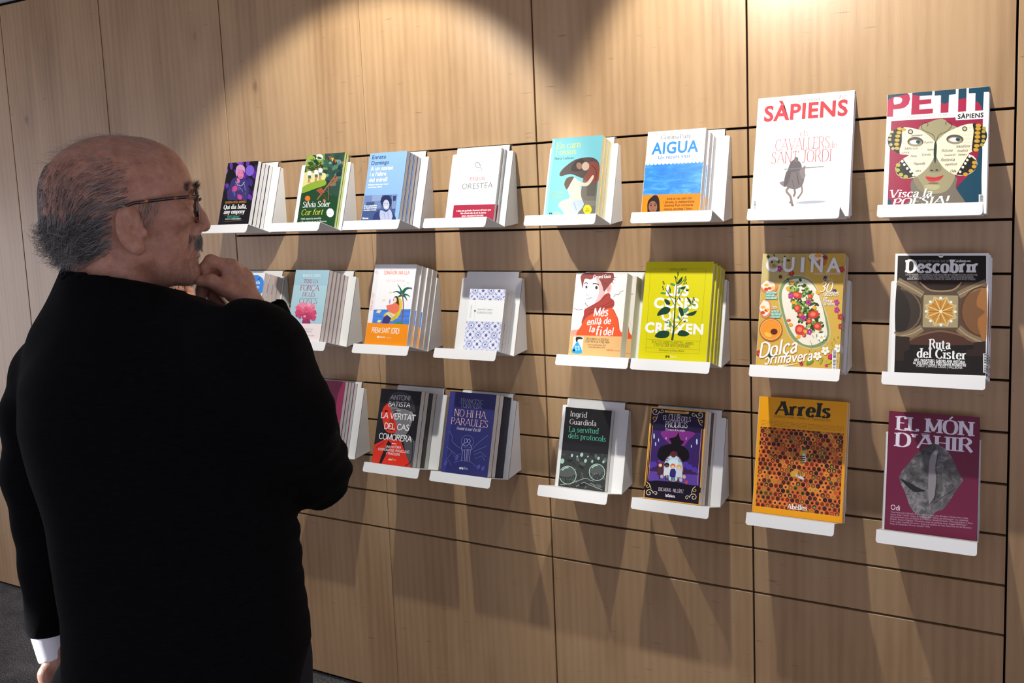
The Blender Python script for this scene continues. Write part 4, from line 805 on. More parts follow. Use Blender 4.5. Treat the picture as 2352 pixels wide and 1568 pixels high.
def c_cuina(A):
    A.crop('H'); rn = random.Random(11); hw = 'e6e8ee'
    A.poly([(195, 95), (420, 90), (400, 330), (170, 340)], 'c4b577'); A.poly([(410, 85), (560, 85), (540, 330), (390, 335)], 'b9a564'); A.poly([(750, 70), (885, 68), (870, 470), (770, 470)], 'c9a646')
    blobs(A, rn, 16, (230, 100, 420, 190), 6, 16, ['3a4a20', '55602c', '8a8f52', 'd8d4c0'])
    A.ell(655, 112, 88, 52, '9f8558'); A.ell(640, 105, 66, 34, 'e5ddcc'); A.ell(655, 94, 30, 16, 'f0a226'); A.ell(712, 108, 22, 18, '8a3a1c'); A.ell(690, 150, 40, 30, 'b9783c')
    A.smooth([(440, 265), (560, 275), (640, 340), (700, 470), (760, 640), (782, 770), (740, 860), (630, 900), (510, 870), (415, 780), (350, 600), (318, 440), (350, 320)], 'cdb98a'); A.smooth([(445, 272), (555, 282), (632, 345), (690, 475), (748, 640), (768, 765), (730, 848), (630, 886), (515, 858), (425, 772), (360, 598), (330, 440), (360, 325)], '7d9664')
    A.smooth([(450, 297), (560, 300), (640, 372), (700, 520), (742, 700), (742, 790), (645, 858), (535, 848), (440, 745), (378, 590), (352, 430), (385, 340)], 'ebe5d4')
    for i in range(210):
        t = rn.uniform(0, 1); x = 470 + 155 * t + rn.uniform(-82, 92); y = 345 + 390 * t + rn.gauss(0, 26)
        A.ell(x, y, rn.uniform(10, 26), rn.uniform(6, 14), rn.choice(['3c5c20', '6d9632', '2c4420', '8fb24a', '4f7a2a', '27391c', 'a9c060']), rn.uniform(-1.5, 1.5), 1, 8, .2, i)
    for x, y, a, b, r in ((480, 432, 46, 28, .3), (627, 596, 48, 36, -.2), (515, 728, 46, 46, .2), (488, 545, 28, 32, .3), (665, 698, 38, 32, .2), (592, 655, 24, 24, 0), (595, 440, 22, 20, .4), (518, 603, 24, 20, 0), (550, 780, 16, 14, 0), (415, 648, 18, 12, 0)):
        A.ell(x, y, a, b, 'cf3a2c', r, 1, 12, .08, int(x)); A.ell(x - 4, y - 3, a * .5, b * .5, 'ea7a5a', r)
    for x, y in ((405, 380), (440, 330), (500, 790), (635, 536), (432, 685), (660, 405), (455, 495), (560, 745)): A.ell(x, y, 20, 15, 'efa62c', rn.uniform(-1, 1))
    for x, y in ((430, 440), (582, 492), (540, 627), (595, 745), (330, 215), (830, 552), (862, 205), (870, 695), (160, 935), (785, 965), (432, 248), (825, 488), (862, 610)):
        for k in range(5): A.ell(x + 15 * math.cos(1.2566 * k), y + 17 * math.sin(1.2566 * k), 11, 11, 'b8378e' if y < 900 and x < 850 and y != 248 else 'c4302f', 0, 1 if k == 0 else 0, 8)
    A.ell(340, 282, 14, 16, '6a3a14'); A.ell(722, 285, 16, 22, '342a5e'); A.ell(805, 388, 18, 16, '44386e')
    for x, y, a, b in ((245, 368, 72, 52), (218, 555, 54, 78)):
        A.ell(x, y, a, b, 'd8895c'); A.ell(x - 6, y - 6, a * .82, b * .82, 'eee6d4', 0, 1, 14, .1, 3); A.ell(x + 8, y + 12, 18, 12, 'd23a2c'); A.ell(x - 20, y - 14, 20, 13, 'efb04a'); A.ell(x - 22, y + 32 * b / 78, 18, 14, 'd2402c'); A.ell(x + 30 * a / 72, y + 6, 16, 11, 'f0c030')
    A.ell(265, 732, 100, 102, 'b8682a'); A.ell(265, 730, 92, 92, 'd98a3a'); A.ell(265, 735, 80, 82, 'ec962c'); A.ell(240, 775, 32, 18, 'f6c04a', .5); ring(A, 265, 730, 86, 86, 4, 'f3c88a'); A.line([(162, 636), (288, 745)], 20, '47241a'); A.ell(292, 748, 30, 26, '5a1f18')
    A.crop('N')
    for ch, a, b in (('C', 285, 556), ('U', 672, 936), ('I', 1085, 1166), ('N', 1322, 1602), ('A', 1688, 2030)): A.text(ch, (a, 556 - (a + b) / 2 * .018), (b, 556 - (a + b) / 2 * .018), 312, hw, bold=.03)
    A.text('menjar.beure.viure', (1410, 603), (2030, 585), 66, 'f0f0ea', 'hand', keep=True); A.text('30', (1545, 1002), (1862, 985), 232, 'ffffff', 'script'); A.text('receptes', (1622, 1092), (2002, 1064), 110, 'ffffff', 'scriptb', keep=True); A.text('per', (1640, 1172), (1752, 1165), 76, 'ffffff', 'scriptb'); A.text('trencar', (1650, 1242), (1862, 1232), 76, 'ffffff', 'scriptb'); A.text('la rutina', (1658, 1312), (1915, 1302), 76, 'ffffff', 'scriptb')
    for k in range(7): a = -2.6 + k * .35; A.line([(1735 + 90 * math.cos(a), 770 + 60 * math.sin(a)), (1735 + 150 * math.cos(a), 770 + 110 * math.sin(a))], 8, 'f4f4ee', 0 if k else 1)
    def strip(x0, x1, y, cp, s): A.poly([(x0 - 8, y + 10), (x1 + 8, y + 4), (x1 + 8, y - cp - 10), (x0 - 8, y - cp - 4)], '62b4a4'); A.text(s, (x0, y), (x1, y - 6), cp, 'f4f6f0', 'mono')
    strip(296, 540, 1062, 38, 'VIATGE CULINARI'); strip(292, 490, 1122, 38, 'A MÈXIC AMB'); strip(290, 555, 1186, 44, 'PACO MÉNDEZ')
    for k in range(3): A.line([(430 + 40 * k, 1350), (470 + 38 * k, 1380), (430 + 40 * k, 1415)], 14, 'f4f4ee')
    A.crop('O')
    strip(427, 600, 66, 42, 'UN TOC DE'); strip(427, 650, 128, 42, 'MEL PER ALS'); strip(427, 628, 190, 42, 'TEUS PLATS')
    for i in range(46):
        x, y = rn.uniform(1280, 2080), rn.uniform(620, 1250)
        if x + y < 2050: continue
        A.line([(x, y), (x + rn.uniform(-50, 50), y + rn.uniform(-80, 20))], 12, rn.choice(['a3aa3c', '8a9230', 'c3c45a', '6f7a26']), 1)
    for cx, cy in ((1620, 640), (1530, 1090), (1720, 960), (2030, 900)):
        for k in range(5): A.ell(cx + 62 * math.cos(1.2566 * k + .3), cy + 62 * math.sin(1.2566 * k + .3), 46, 38, 'f2f2ea', 1.2566 * k + .3, 1 if k == 0 else 0, 10)
        A.ell(cx, cy, 28, 28, 'd8c04a')
    A.smooth([(1270, 1300), (1290, 1210), (1400, 1170), (1440, 1200), (1380, 1280)], '6f8f30'); A.smooth([(1580, 1250), (1640, 1140), (1665, 1150), (1620, 1270)], '8fae34'); A.smooth([(1740, 1270), (1860, 1190), (1890, 1210), (1820, 1280)], 'a8c02c'); A.ell(1840, 1100, 40, 60, 'c2307c'); A.ell(1750, 1320, 40, 26, 'c2307c'); A.ell(1150, 1275, 46, 40, 'b02a40'); A.ell(430, 1080, 70, 60, '2f4a26')
    A.text('Dolça', (150, 1130), (1045, 1000), 340, 'f8f8f6', 'scriptb', keep=True); A.text('primavera', (262, 1296), (1412, 1196), 240, 'f8f8f6', 'scriptb', keep=True); A.line([(600, 1330), (850, 1310), (1080, 1262)], 34, 'f8f8f6', curve=True, taper=True); barcode(A, 1890, 948, 1996, 1420, 14)

def c_desc(A):
    A.crop('H'); w = 'eef0f4'
    A.poly([(1358, 112), (2114, 90), (2106, 1130), (1318, 1100)], '1d1816'); A.poly([(1350, 325), (2113, 320), (2108, 850), (1333, 800)], '57463a')
    A.smooth([(1350, 330), (1430, 340), (1520, 430), (1560, 560), (1540, 680), (1450, 780), (1335, 800)], '3c332c'); A.smooth([(1345, 420), (1420, 450), (1460, 580), (1430, 720), (1340, 770)], '2b2521'); A.smooth([(2113, 330), (2040, 350), (1930, 450), (1890, 570), (1930, 700), (2020, 800), (2108, 840)], '7a5638'); A.smooth([(2113, 350), (2050, 420), (2030, 520), (2100, 575), (2040, 640), (2050, 740), (2108, 820)], 'a06c3c')
    A.smooth([(1540, 322), (1590, 380), (1720, 405), (1850, 375), (1900, 322)], '2a1d18'); A.smooth([(1400, 860), (1500, 790), (1620, 745), (1720, 735), (1830, 745), (1950, 800), (2030, 860)], '4e3328')
    for P in ([(1355, 325), (1500, 400), (1565, 440)], [(2112, 322), (1960, 390), (1872, 436)], [(1335, 800), (1470, 770), (1558, 718)], [(2108, 850), (1960, 790), (1868, 718)]): A.line(P, 62, '85745a', curve=True); A.line(P, 8, 'b3a07c', curve=True)
    ring(A, 1520 - 170, 575, 200, 190, 14, '6f5c48'); ring(A, 2090, 575, 195, 215, 14, '5c3a26'); A.line([(1410, 850), (1520, 790), (1720, 745), (1930, 795), (2030, 860)], 16, '7a5c44', curve=True); A.line([(1540, 330), (1620, 392), (1720, 405), (1830, 388), (1900, 325)], 14, '94805e', curve=True)
    A.poly([(1566, 432), (1876, 432), (1872, 722), (1554, 722)], '5e5340'); A.poly([(1574, 440), (1868, 440), (1864, 714), (1562, 714)], 'a39470')
    st = [(1718 + (150 if k % 2 else 112) * math.cos(.3927 * k), 578 + (140 if k % 2 else 106) * math.sin(.3927 * k)) for k in range(16)]
    A.poly(st, 'c9b98c'); A.poly([(1718 + (x - 1718) * .86, 578 + (y - 578) * .86) for x, y in st], 'c08c3e')
    for k in range(8): a = .3927 + .7854 * k; A.line([(1718, 578), (1718 + 122 * math.cos(a), 578 + 114 * math.sin(a))], 8, 'ecc884', 0 if k else 1); A.line([(1718, 578), (1718 + 104 * math.cos(a - .39), 578 + 98 * math.sin(a - .39))], 4, '8a5a24', 0); A.ell(1718 + 125 * math.cos(a - .3927), 578 + 116 * math.sin(a - .3927), 13, 12, 'fff4d8', 0, 0, 10)
    A.ell(1718, 577, 14, 14, 'fbe9b8')
    A.poly([(1335, 790), (1450, 800), (1450, 900), (1400, 930), (1400, 1000), (1328, 1000)], '30241e'); A.poly([(2108, 830), (2000, 840), (2000, 900), (1940, 900), (1940, 960), (2106, 960)], '30241e')
    A.text('Descobrir', (1416, 250), (2042, 236), 104, w, 'slab'); A.text("EL TEU PAÍS COM MAI NO L'HAS VIST", (1508, 165), (1796, 156), 20, '9f9a94'); A.text('Catalunya', (1838, 154), (1942, 150), 22, w, 'serifb')
    for s, a, b in (("L'ALTA NOGUERA PALLARESA ELS 30 KM DE RIU MÉS BEN CONSERVATS DEL NOSTRE PAÍS", (1422, 276), (2036, 266)), ("EL SURO DE LES GAVARRES UN OFICI TRADICIONAL, UNA INDÚSTRIA MODERNA", (1454, 293), (2003, 286)), ("BEGUES, MIRADOR VERD ENTRE EL MASSÍS DEL GARRAF I LES MUNTANYES D'ORDAL", (1436, 311), (2020, 304))): A.text(s, a, b, 15, 'c9c4be', bold=.01)
    A.ell(1722, 98, 23, 21, w); A.text('318', (1709, 104), (1736, 104), 11, '22222a', bold=.03)
    A.text('Ruta', (1611, 896), (1802, 898), 78, w, 'serifb'); A.text('del Cister', (1508, 974), (1934, 988), 78, w, 'serifb')
    for s, a, b, bo in (('ART, PAISATGES I SABORS AMB HISTÒRIA', (1486, 1007), (1926, 1022), .03), ('AL VOLTANT DELS TRES GRANS MONESTIRS', (1477, 1032), (1933, 1047), .03), ('POBLET | SANTES CREUS | VALLBONA', (1506, 1054), (1902, 1070), 0)): A.text(s, a, b, 22, w, bold=bo)
    barcode(A, 2084, 936, 2122, 1104, 12)

def c_maroon(A):
    A.crop('I'); A.text('Ò', (150, 285), (216, 285), 70, 'f0eef0', 'serifb'); A.text('N', (216, 378), (272, 378), 106, 'f0eef0', 'serifb'); A.text('I', (180, 378), (196, 378), 106, 'f0eef0', 'serifb')

def c_antoni(A):
    A.crop('I'); r = 'cf2e1c'; g = 'b4b4b6'
    A.smooth([(880, 380), (1000, 395), (1110, 420), (1118, 520), (1070, 640), (1000, 700), (930, 640)], '6d6e72'); A.smooth([(865, 330), (900, 250), (980, 222), (1080, 246), (1135, 330), (1148, 440), (1090, 410), (980, 375), (880, 372)], '37383e'); A.line([(880, 372), (980, 378), (1090, 412), (1148, 442)], 8, '1a1a1e', curve=True)
    A.smooth([(862, 345), (885, 372), (960, 590), (925, 650), (845, 625), (808, 490), (815, 400)], r); A.ell(945, 432, 22, 10, '22232a'); A.ell(850, 420, 18, 10, '3a0f0c'); A.line([(905, 410), (960, 408)], 8, '1c1c20'); A.smooth([(905, 450), (880, 560), (930, 570)], 'a82416'); A.line([(850, 605), (900, 618), (950, 606)], 10, '3a0f0c', curve=True); A.smooth([(1090, 440), (1120, 430), (1130, 500), (1095, 540)], '85868a')
    A.poly([(1020, 700), (1080, 660), (1150, 740), (1145, 1100), (1090, 1100)], '4c4d52'); A.poly([(700, 780), (860, 700), (1000, 730), (1140, 1110), (640, 1110)], r); A.poly([(868, 725), (905, 760), (850, 860), (800, 960), (760, 1000), (790, 900)], '1c1214'); A.line([(1030, 1000), (1110, 930), (1120, 720)], 10, '2a2b30', curve=True); A.line([(740, 800), (830, 740)], 7, '7a1a12')
    A.text('ANTONI', (890, 302), (1096, 312), 48, g, 'mono', keep=True); A.text('BATISTA', (874, 369), (1098, 383), 48, 'd4d4d4', 'mono', keep=True); A.line([(953, 412), (1000, 415)], 6, 'e8e8e8')
    A.text('LA VERITAT', (794, 489), (1150, 523), 60, 'f4f4f2', 'mono', keep=True); A.text('DEL CAS', (827, 601), (1084, 624), 60, 'f4f4f2', 'mono', keep=True); A.text('COMORERA', (769, 706), (1112, 743), 60, 'f4f4f2', 'mono', keep=True); A.line([(905, 757), (955, 762)], 7, 'f0f0f0')
    A.text('UNA HISTÒRIA', (840, 800), (1002, 812), 24, 'f4f4f2', 'mono', keep=True); A.text("D'ESPIONATGE, PERSECUCIÓ", (763, 826), (1085, 860), 24, 'f4f4f2', 'mono', keep=True); A.text('I TRAÏCIONS', (845, 871), (987, 886), 24, 'f4f4f2', 'mono', keep=True)
    A.text('ara', (870, 931), (901, 934), 22, 'ffffff', bold=.06); A.text('llibres', (903, 934), (946, 939), 24, 'f0b050')

def c_franc(A):
    A.crop('I'); l = '8f90c4'; g = '9a9ac8'; rn = random.Random(6)
    A.poly([(1515, 218), (1562, 222), (1462, 1060), (1415, 1050)], '33367a')
    A.text('FRANCESC', (1621, 336), (1853, 357), 44, 'aeb2d2', 'serifl', keep=True); A.text('TORRALBA', (1619, 386), (1843, 405), 44, 'aeb2d2', 'serifl', keep=True); A.text('NO HI HA', (1551, 476), (1889, 510), 74, 'd8b4ae', 'serifl', keep=True); A.text('PARAULES', (1517, 563), (1901, 602), 72, 'd8b4ae', 'serifl', keep=True); A.text("Assumir la mort d'un fill", (1576, 619), (1828, 644), 32, 'dcd8ea', 'serifi', keep=True)
    ring(A, 1690, 745, 64, 66, 3, '6f70ae'); ring(A, 1674, 735, 15, 21, 4, g, 14); ring(A, 1706, 740, 15, 21, 4, g, 14)
    for P in ([(1672, 757), (1640, 775), (1632, 830), (1690, 828)], [(1708, 762), (1728, 790), (1732, 826), (1690, 828)], [(1640, 775), (1680, 790), (1705, 770)], [(1640, 830), (1630, 940)], [(1662, 832), (1664, 942)], [(1688, 830), (1676, 945)], [(1700, 830), (1692, 945)], [(1722, 828), (1712, 946)]): A.line(P, 4, g, curve=True)
    for P in ([(1490, 650), (1510, 640), (1535, 690), (1530, 740), (1580, 790), (1640, 825)], [(1475, 800), (1540, 850), (1600, 900)], [(1462, 950), (1530, 850), (1560, 900), (1620, 870)], [(1455, 990), (1500, 930), (1520, 990)], [(1740, 825), (1800, 760), (1850, 720), (1905, 680)], [(1750, 850), (1820, 820), (1895, 790)], [(1760, 880), (1830, 850), (1880, 900)], [(1770, 920), (1840, 890), (1870, 940)], [(1550, 960), (1620, 940), (1720, 950), (1790, 1010)]): A.line(P, 3, '7375b0')
    for x, y in ((1465, 970), (1580, 915), (1805, 1005), (1850, 1020)): A.ell(x, y, 14, 26, '4a48a0', .4)
    A.text('ara', (1605, 1026), (1646, 1029), 26, 'ffffff', bold=.06); A.text('llibres', (1649, 1030), (1692, 1034), 28, 'a8aad0')

def c_ingrid(A):
    A.crop('J'); rn = random.Random(9)
    A.text('Ingrid', (447, 320), (636, 338), 60, 'e9e7e3', 'serif', keep=True); A.text('Guardiola', (438, 406), (739, 430), 58, 'e9e7e3', 'serif', keep=True); A.text('La servitud', (428, 490), (763, 516), 60, '55bb96', 'serif', keep=True); A.text('dels protocols', (420, 560), (842, 604), 60, '55bb96', 'serif', keep=True)
    A.poly([(350, 698), (864, 748), (815, 1240), (285, 1190)], '303433'); blobs(A, rn, 70, (320, 730, 850, 1160), 8, 34, ['3c4140', '262928', '484d4b', '1f2221', '555b59'], .8)
    for x, y, r in ((570, 750, 17), (612, 818, 16), (460, 758, 13), (688, 825, 12), (350, 822, 22), (640, 770, 8), (760, 790, 14), (815, 830, 12), (520, 770, 9)): A.ell(x, y, r, r * 1.4, '8fb8a8', .3)
    for P in ([(320, 1090), (430, 1080), (590, 1020), (640, 1020)], [(640, 1030), (700, 1050), (840, 1060)], [(660, 1070), (720, 1100), (830, 1110)], [(500, 1110), (590, 1060), (650, 1090), (800, 1150)], [(440, 1120), (560, 1130), (620, 1160)]): A.line(P, 6, '9a9f9d')
    A.poly([(540, 1075), (600, 1080), (595, 1105), (535, 1100)], '1a1c1c')
    for x, y, a, b in ((408, 980, 100, 106), (740, 948, 92, 98)): A.ell(x, y, a, b, '4a504e', 0, 1, 26); A.smooth([(x - a * .9, y + 10), (x, y + 24), (x + a * .9, y), (x + a * .6, y + b * .7), (x, y + b * .92), (x - a * .6, y + b * .7)], '2e3231'); ring(A, x, y, a * .96, b * .96, 7, '9fbdb0'); A.line([(x - a * .6, y - b * .5), (x - a * .3, y - b * .75), (x + a * .1, y - b * .8)], 12, '9cc0b2', curve=True)
    for i in range(60): x, y = rn.choice(((408, 1010), (740, 970))); A.ell(x + rn.uniform(-70, 70), y + rn.uniform(-10, 50), 3, 3, '8f9694', 0, 1 if i == 0 else 0, 6)

def c_club(A):
    A.crop('P'); au = 'd39a44'; pa = 'cfc3a8'
    A.ruv(.02, .012, .98, .988, '171022'); A.poly([(188, 330), (930, 385), (860, 1210), (118, 1140)], '35205e'); A.poly([(200, 160), (930, 210), (925, 440), (185, 400)], '1d1538'); A.smooth([(310, 430), (560, 400), (810, 440), (720, 540), (620, 650), (440, 600)], '772a7c'); A.poly([(130, 1000), (870, 1060), (860, 1215), (118, 1140)], '5a3f9a'); A.poly([(135, 930), (330, 930), (330, 985), (135, 970)], '3c2034'); A.poly([(640, 985), (870, 1000), (868, 1040), (640, 1030)], '3c2034')
    for x, y, r in ((310, 850, 44), (200, 900, 50), (160, 930, 36), (670, 905, 48), (722, 940, 48), (800, 978, 44), (845, 1010, 30)): A.ell(x, y, r, r * .85, '4a35a2')
    A.smooth([(262, 740), (300, 650), (400, 612), (500, 598), (620, 625), (710, 700), (722, 810), (640, 860), (350, 860), (262, 800)], '0b0910', 1); A.smooth([(500, 505), (545, 480), (570, 432), (585, 490), (605, 545), (650, 560), (610, 615), (480, 612), (460, 570), (430, 520)], '0b0910', 1, 2)
    for x, y, a, b in ((212, 488, 10, 42), (277, 545, 7, 26), (233, 602, 8, 30), (388, 520, 6, 18), (684, 522, 6, 20), (840, 570, 12, 44), (758, 636, 7, 22)): A.ell(x, y, a, b, 'a9d0ee', 0)
    A.ell(490, 960, 152, 205, '7a4c38', 0, 1, 26); A.ell(490, 960, 138, 192, 'b4d8ee', 0, 1, 26); A.smooth([(430, 850), (560, 850), (520, 1000), (420, 1050)], 'd4eaf6'); A.smooth([(440, 745), (495, 705), (555, 740), (520, 790), (490, 800), (465, 785)], '5a2428')
    for sx in (-1, 1): spiral(A, 495 + sx * 92, 838, 30, 0, 1.1, sx, 7, '3a2a2e')
    A.smooth([(110, 1180), (200, 1140), (400, 1150), (560, 1165), (720, 1205), (880, 1240), (870, 1320), (100, 1290)], '110c1a')
    for x, y, hc, bc in ((300, 905, '7a1f26', '4a2a34'), (395, 915, '1e1620', 'dfe2ea'), (485, 930, 'd0613a', '2f2470'), (573, 945, 'd99a4a', 'cfd8e8')): A.smooth([(x - 34, y + 50), (x, y + 36), (x + 34, y + 50), (x + 46, y + 150), (x - 46, y + 150)], bc); A.line([(x - 14, y + 145), (x - 16, y + 215)], 16, '2a2238'); A.line([(x + 14, y + 145), (x + 16, y + 215)], 16, '2a2238'); A.ell(x, y - 4, 38, 36, hc); A.ell(x, y + 10, 25, 24, 'e8c0a0' if hc != '1e1620' else '6a4434')
    for x, y, c in ((650, 1085, 'c9a48a'), (600, 1130, 'b8b4b0'), (682, 1165, 'b04a4a'), (320, 1080, 'a8a4b0')): A.ell(x, y, 24, 28, c)
    for x0, y0, x1, y1 in ((168, 300, 98, 1160), (192, 330, 126, 1110), (912, 385, 842, 1200), (940, 385, 884, 1210), (150, 560, 128, 830)): A.line([(x0, y0), (x1, y1)], 6, au)
    for cx, cy, sx, sy in ((235, 125, 1, 1), (890, 175, -1, 1), (130, 1320, 1, -1), (785, 1385, -1, -1)):
        A.up(); spiral(A, cx, cy, 58, 0 if sx > 0 else 3.14, 1.3, sx * sy, 11, pa); spiral(A, cx + sx * 95, cy - sy * 8, 36, 3.1 if sx > 0 else 0, 1.1, -sx * sy, 9, pa); spiral(A, cx - sx * 20, cy + sy * 105, 40, 1.57 * sy, 1.1, -sx * sy, 10, au); A.line([(cx + sx * 30, cy + sy * 60), (cx + sx * 10, cy + sy * 120), (cx - sx * 30, cy + sy * 160)], 9, pa, curve=True)
    A.poly([(372, 108), (545, 122), (730, 130), (722, 162), (545, 152), (375, 140)], 'd6a552'); A.text('TRIA LA TEVA AVENTURA', (408, 136), (692, 150), 22, '2a1a1c', 'serifb', keep=True)
    A.text('EL', (345, 248), (412, 252), 66, 'e6e0ea', 'serif'); A.text('CLUB', (425, 258), (598, 266), 96, 'e6e0ea', 'serif'); A.text('DELS', (612, 266), (752, 275), 66, 'e6e0ea', 'serif'); A.text('PRODIGIS', (376, 356), (702, 370), 88, 'e6e0ea', 'serif', keep=True); A.text('El retorn de la màgia', (384, 402), (666, 421), 30, 'd8d0e0', 'serif', keep=True)
    A.text('ERIC MORAL - NIL LÓPEZ', (266, 1288), (637, 1324), 50, 'd6ccde', 'serif', keep=True); A.text('laGalera', (370, 1376), (509, 1389), 40, 'f0eef2', bold=.05)

def c_arrels(A):
    A.crop('K'); rn = random.Random(12)
    A.text('Arrels', (300, 268), (782, 299), 116, '1d2419', 'blackl', keep=True); A.text('EL MÓN QUE TORNA  /  NÚMERO 18  /  PRIMAVERA 2025', (293, 291), (781, 331), 18, '5c4208', 'serif', keep=True)
    for k in range(4):
        x = 183
        while x < 890:
            e = x + rn.uniform(24, 70); A.line([(x, 319 + 12 * k + (x - 183) * .082), (min(e, 897), 319 + 12 * k + (min(e, 897) - 183) * .082)], 4, 'b07c0c', 0 if x > 183 else 1); x = e + 7
    (u0, v0), (u1, v1) = A.m(180, 372), A.m(838, 1140); u0 += .0; A.ruv(u0, v0, A.m(870, 780)[0], v1, 'd8783a'); u1 = A.m(870, 780)[0]
    nc = 17; du = (u1 - u0) / nc; dv = du * A.w / A.h * .866; A.up(1); r = 0; v = v0
    pal = ['4a1e10', '7a3414', 'b0501c', 'cf7424', '2e1610', 'd98c30', '8a2418', '5c5a18', '9a4418', '3a1a12', 'c05a20', '64260f']
    cl = lambda P: [(min(max(a, u0), u1), min(max(b, v0), v1)) for a, b in P]
    while v < v1 + dv * .4:
        for c in range(nc + 1):
            cu = u0 + (c + (.5 if r % 2 else 0)) * du; q = du * .5; asp = A.w / A.h
            hx = lambda s, oy=0: cl([(cu + q * s * math.sin(1.0472 * k), v + oy + q * s * 1.09 * asp * math.cos(1.0472 * k)) for k in range(6)])
            P = hx(.98)
            if max(p[0] for p in P) - min(p[0] for p in P) < .004 or max(p[1] for p in P) - min(p[1] for p in P) < .004: continue
            L = A.lay; A.raw(P, [range(6)], rn.choice(pal)); A.lay += 1; A.raw(hx(.52, q * .12 * asp), [range(6)], rn.choice(['2a1209', '1e0e08', '4a2410', '6a2c10', '8f8a20', 'b06020', '3a180c'])); A.lay = L
        v += dv; r += 1
    A.up(4)
    A.ell(545, 600, 30, 42, 'c29a3c', .1); A.ell(535, 655, 26, 46, 'a8842c', .1); A.ell(552, 640, 14, 40, 'c8ccd6', -.2); A.ell(550, 563, 18, 16, '4a4a20')
    for k in range(4): A.line([(512, 632 + 18 * k), (560, 628 + 18 * k)], 7, '2a1c0c')
    A.ell(465, 778, 36, 28, 'c29a3c'); A.ell(515, 782, 42, 30, 'd09a34', .2); A.ell(512, 806, 40, 12, 'c8ccd6', .5)
    for k in range(4): A.line([(500 + 14 * k, 756), (494 + 14 * k, 800)], 6, '3a240e')
    A.text('Abelles', (397, 1076), (565, 1090), 44, 'f2f0ea', 'serifb', keep=True)

def rock_print():
    if 'rock_print' in MATS: return MATS['rock_print']
    m, t = new_mat('rock_print'); tc = t.n('TexCoord')
    a = t.noise(t.mapping(tc.outputs['Object'], (60, 1, 60)), 1, 8, .68, .6); b = t.noise(t.mapping(tc.outputs['Object'], (16, 1, 12), (1, 0, 3)), 1, 3, .5, 1)
    t.put(t.b.inputs['Base Color'], t.ramp(t.math('ADD', t.math('MULTIPLY', a, .55), t.math('MULTIPLY', b, .45)), [(.36, (.012, .012, .013)), (.5, (.10, .098, .10)), (.66, (.36, .35, .36))])); t.b.inputs['Roughness'].default_value = .5
    return m
def c_mon(A):
    A.crop('K'); w = 'd6d2de'
    A.text('EL MÓN', (1331, 396), (2012, 452), 116, w, 'serifb', keep=True); A.text("D'AHIR", (1321, 536), (2000, 592), 116, w, 'serifb', keep=True)
    for k, s in enumerate(('HISTÒRIA', "D'AUTOR", '34')): A.text(s, ((1554, 1563, 1612)[k], 441 + 17 * k), (1631, 446 + 17 * k), 12, 'c8c0d0', 'mono')
    A.smooth([(1640, 520), (1720, 535), (1790, 590), (1838, 680), (1880, 770), (1910, 832), (1850, 920), (1795, 1010), (1735, 1082), (1680, 1100), (1605, 1166), (1500, 1112), (1450, 1040), (1420, 950), (1372, 840), (1370, 780), (1450, 680), (1530, 590)], rock_print())
    A.smooth([(1380, 820), (1450, 850), (1540, 900), (1590, 920), (1500, 930), (1430, 880)], '1c1b1c'); A.line([(1660, 1030), (1760, 960), (1850, 900)], 6, '2a292a', curve=True)
    A.smooth([(1655, 590), (1690, 568), (1702, 590), (1690, 650), (1668, 730), (1682, 800), (1672, 920), (1662, 985), (1622, 1036), (1612, 900), (1618, 760), (1626, 660)], '817e82'); A.line([(1698, 600), (1680, 720), (1690, 810), (1672, 960), (1630, 1034)], 8, '302f31', curve=True); A.ell(1678, 597, 16, 18, 'a09da2')
    A.text('Odi', (1290, 1082), (1369, 1090), 44, 'e6e0ea')
    for k, s in enumerate(("Tota història de la filosofia és una història d'amor. Joan Burdeus / Homes forts i males", "dones. Anna Caballé / Orgia de sang per Sant Valentí. Jan Domínguez / La solidaritat", "dels pertorbats en la carnisseria de la història. David Fernàndez / Memòria gitana: la Gran", "Redada. Pastora Filigrana / Divertida postal, en perfecte estat. Raquel Manchado /", "L'odi a judici. Lourdes Parramon / Goya o la inutilitat de l'odi. Anna Pou van den Bossche /", "Maria, la Companyia d'Armes. Ariadna Trillas")):
        e = (1955, 1956, 1995, 1950, 1992, 1625)[k]; A.text(s, (1289 - k, 1108 + 20 * k), (e, 1108 + 20 * k + (e - 1289) * .083), 14, 'b89aac', keep=True)
# ------------------------------------------------------------------ what stands where
HOLD = {
 1: [(-2.048, 'purple and black portrait book'), (-1.762, 'green garden book with a deck chair'), (-1.477, 'pale blue book with a small portrait'), (-1.199, 'plain white book with a grey snake'),
     (-0.889, 'turquoise book with yellow flaps'), (-0.6, 'white and blue water book with an orange band'), (-0.322, 'white magazine with red title and knight'), (-0.05, 'magazine with the butterfly-masked face')],
 2: [(-2.063, 'blue-splashed white book beside the man\'s hand'), (-1.77, 'grey-blue book with a pink cloud'), (-1.47, 'white book with a palm tree and orange band'), (-1.187, 'small blue-tile patterned book'),
     (-0.814, 'book with a boy in a red scarf'), (-0.611, 'bright yellow plant book'), (-0.322, 'cookery magazine with a salad plate'), (-0.04, 'travel magazine with a vaulted ceiling')],
 3: [(-1.766, 'maroon book half hidden by the man\'s elbow'), (-1.457, 'black and red portrait book'), (-1.222, 'dark blue book with two line-drawn figures'), (-0.881, 'black book with glass spheres'),
     (-0.619, 'purple storybook with gold scrolls'), (-0.334, 'yellow honeycomb magazine'), (-0.05, 'maroon book with a grey rock')]}
ROWN = {1: 'top', 2: 'middle', 3: 'bottom'}
for _row, _l in HOLD.items():
    for _x, _d in _l: holder(_row, _x, f'white metal holder carrying the {_d}, {ROWN[_row]} row')
TP, MD, BT = 'in the top row', 'in the middle row', 'in the bottom row'
def Q(*a): return list(a)
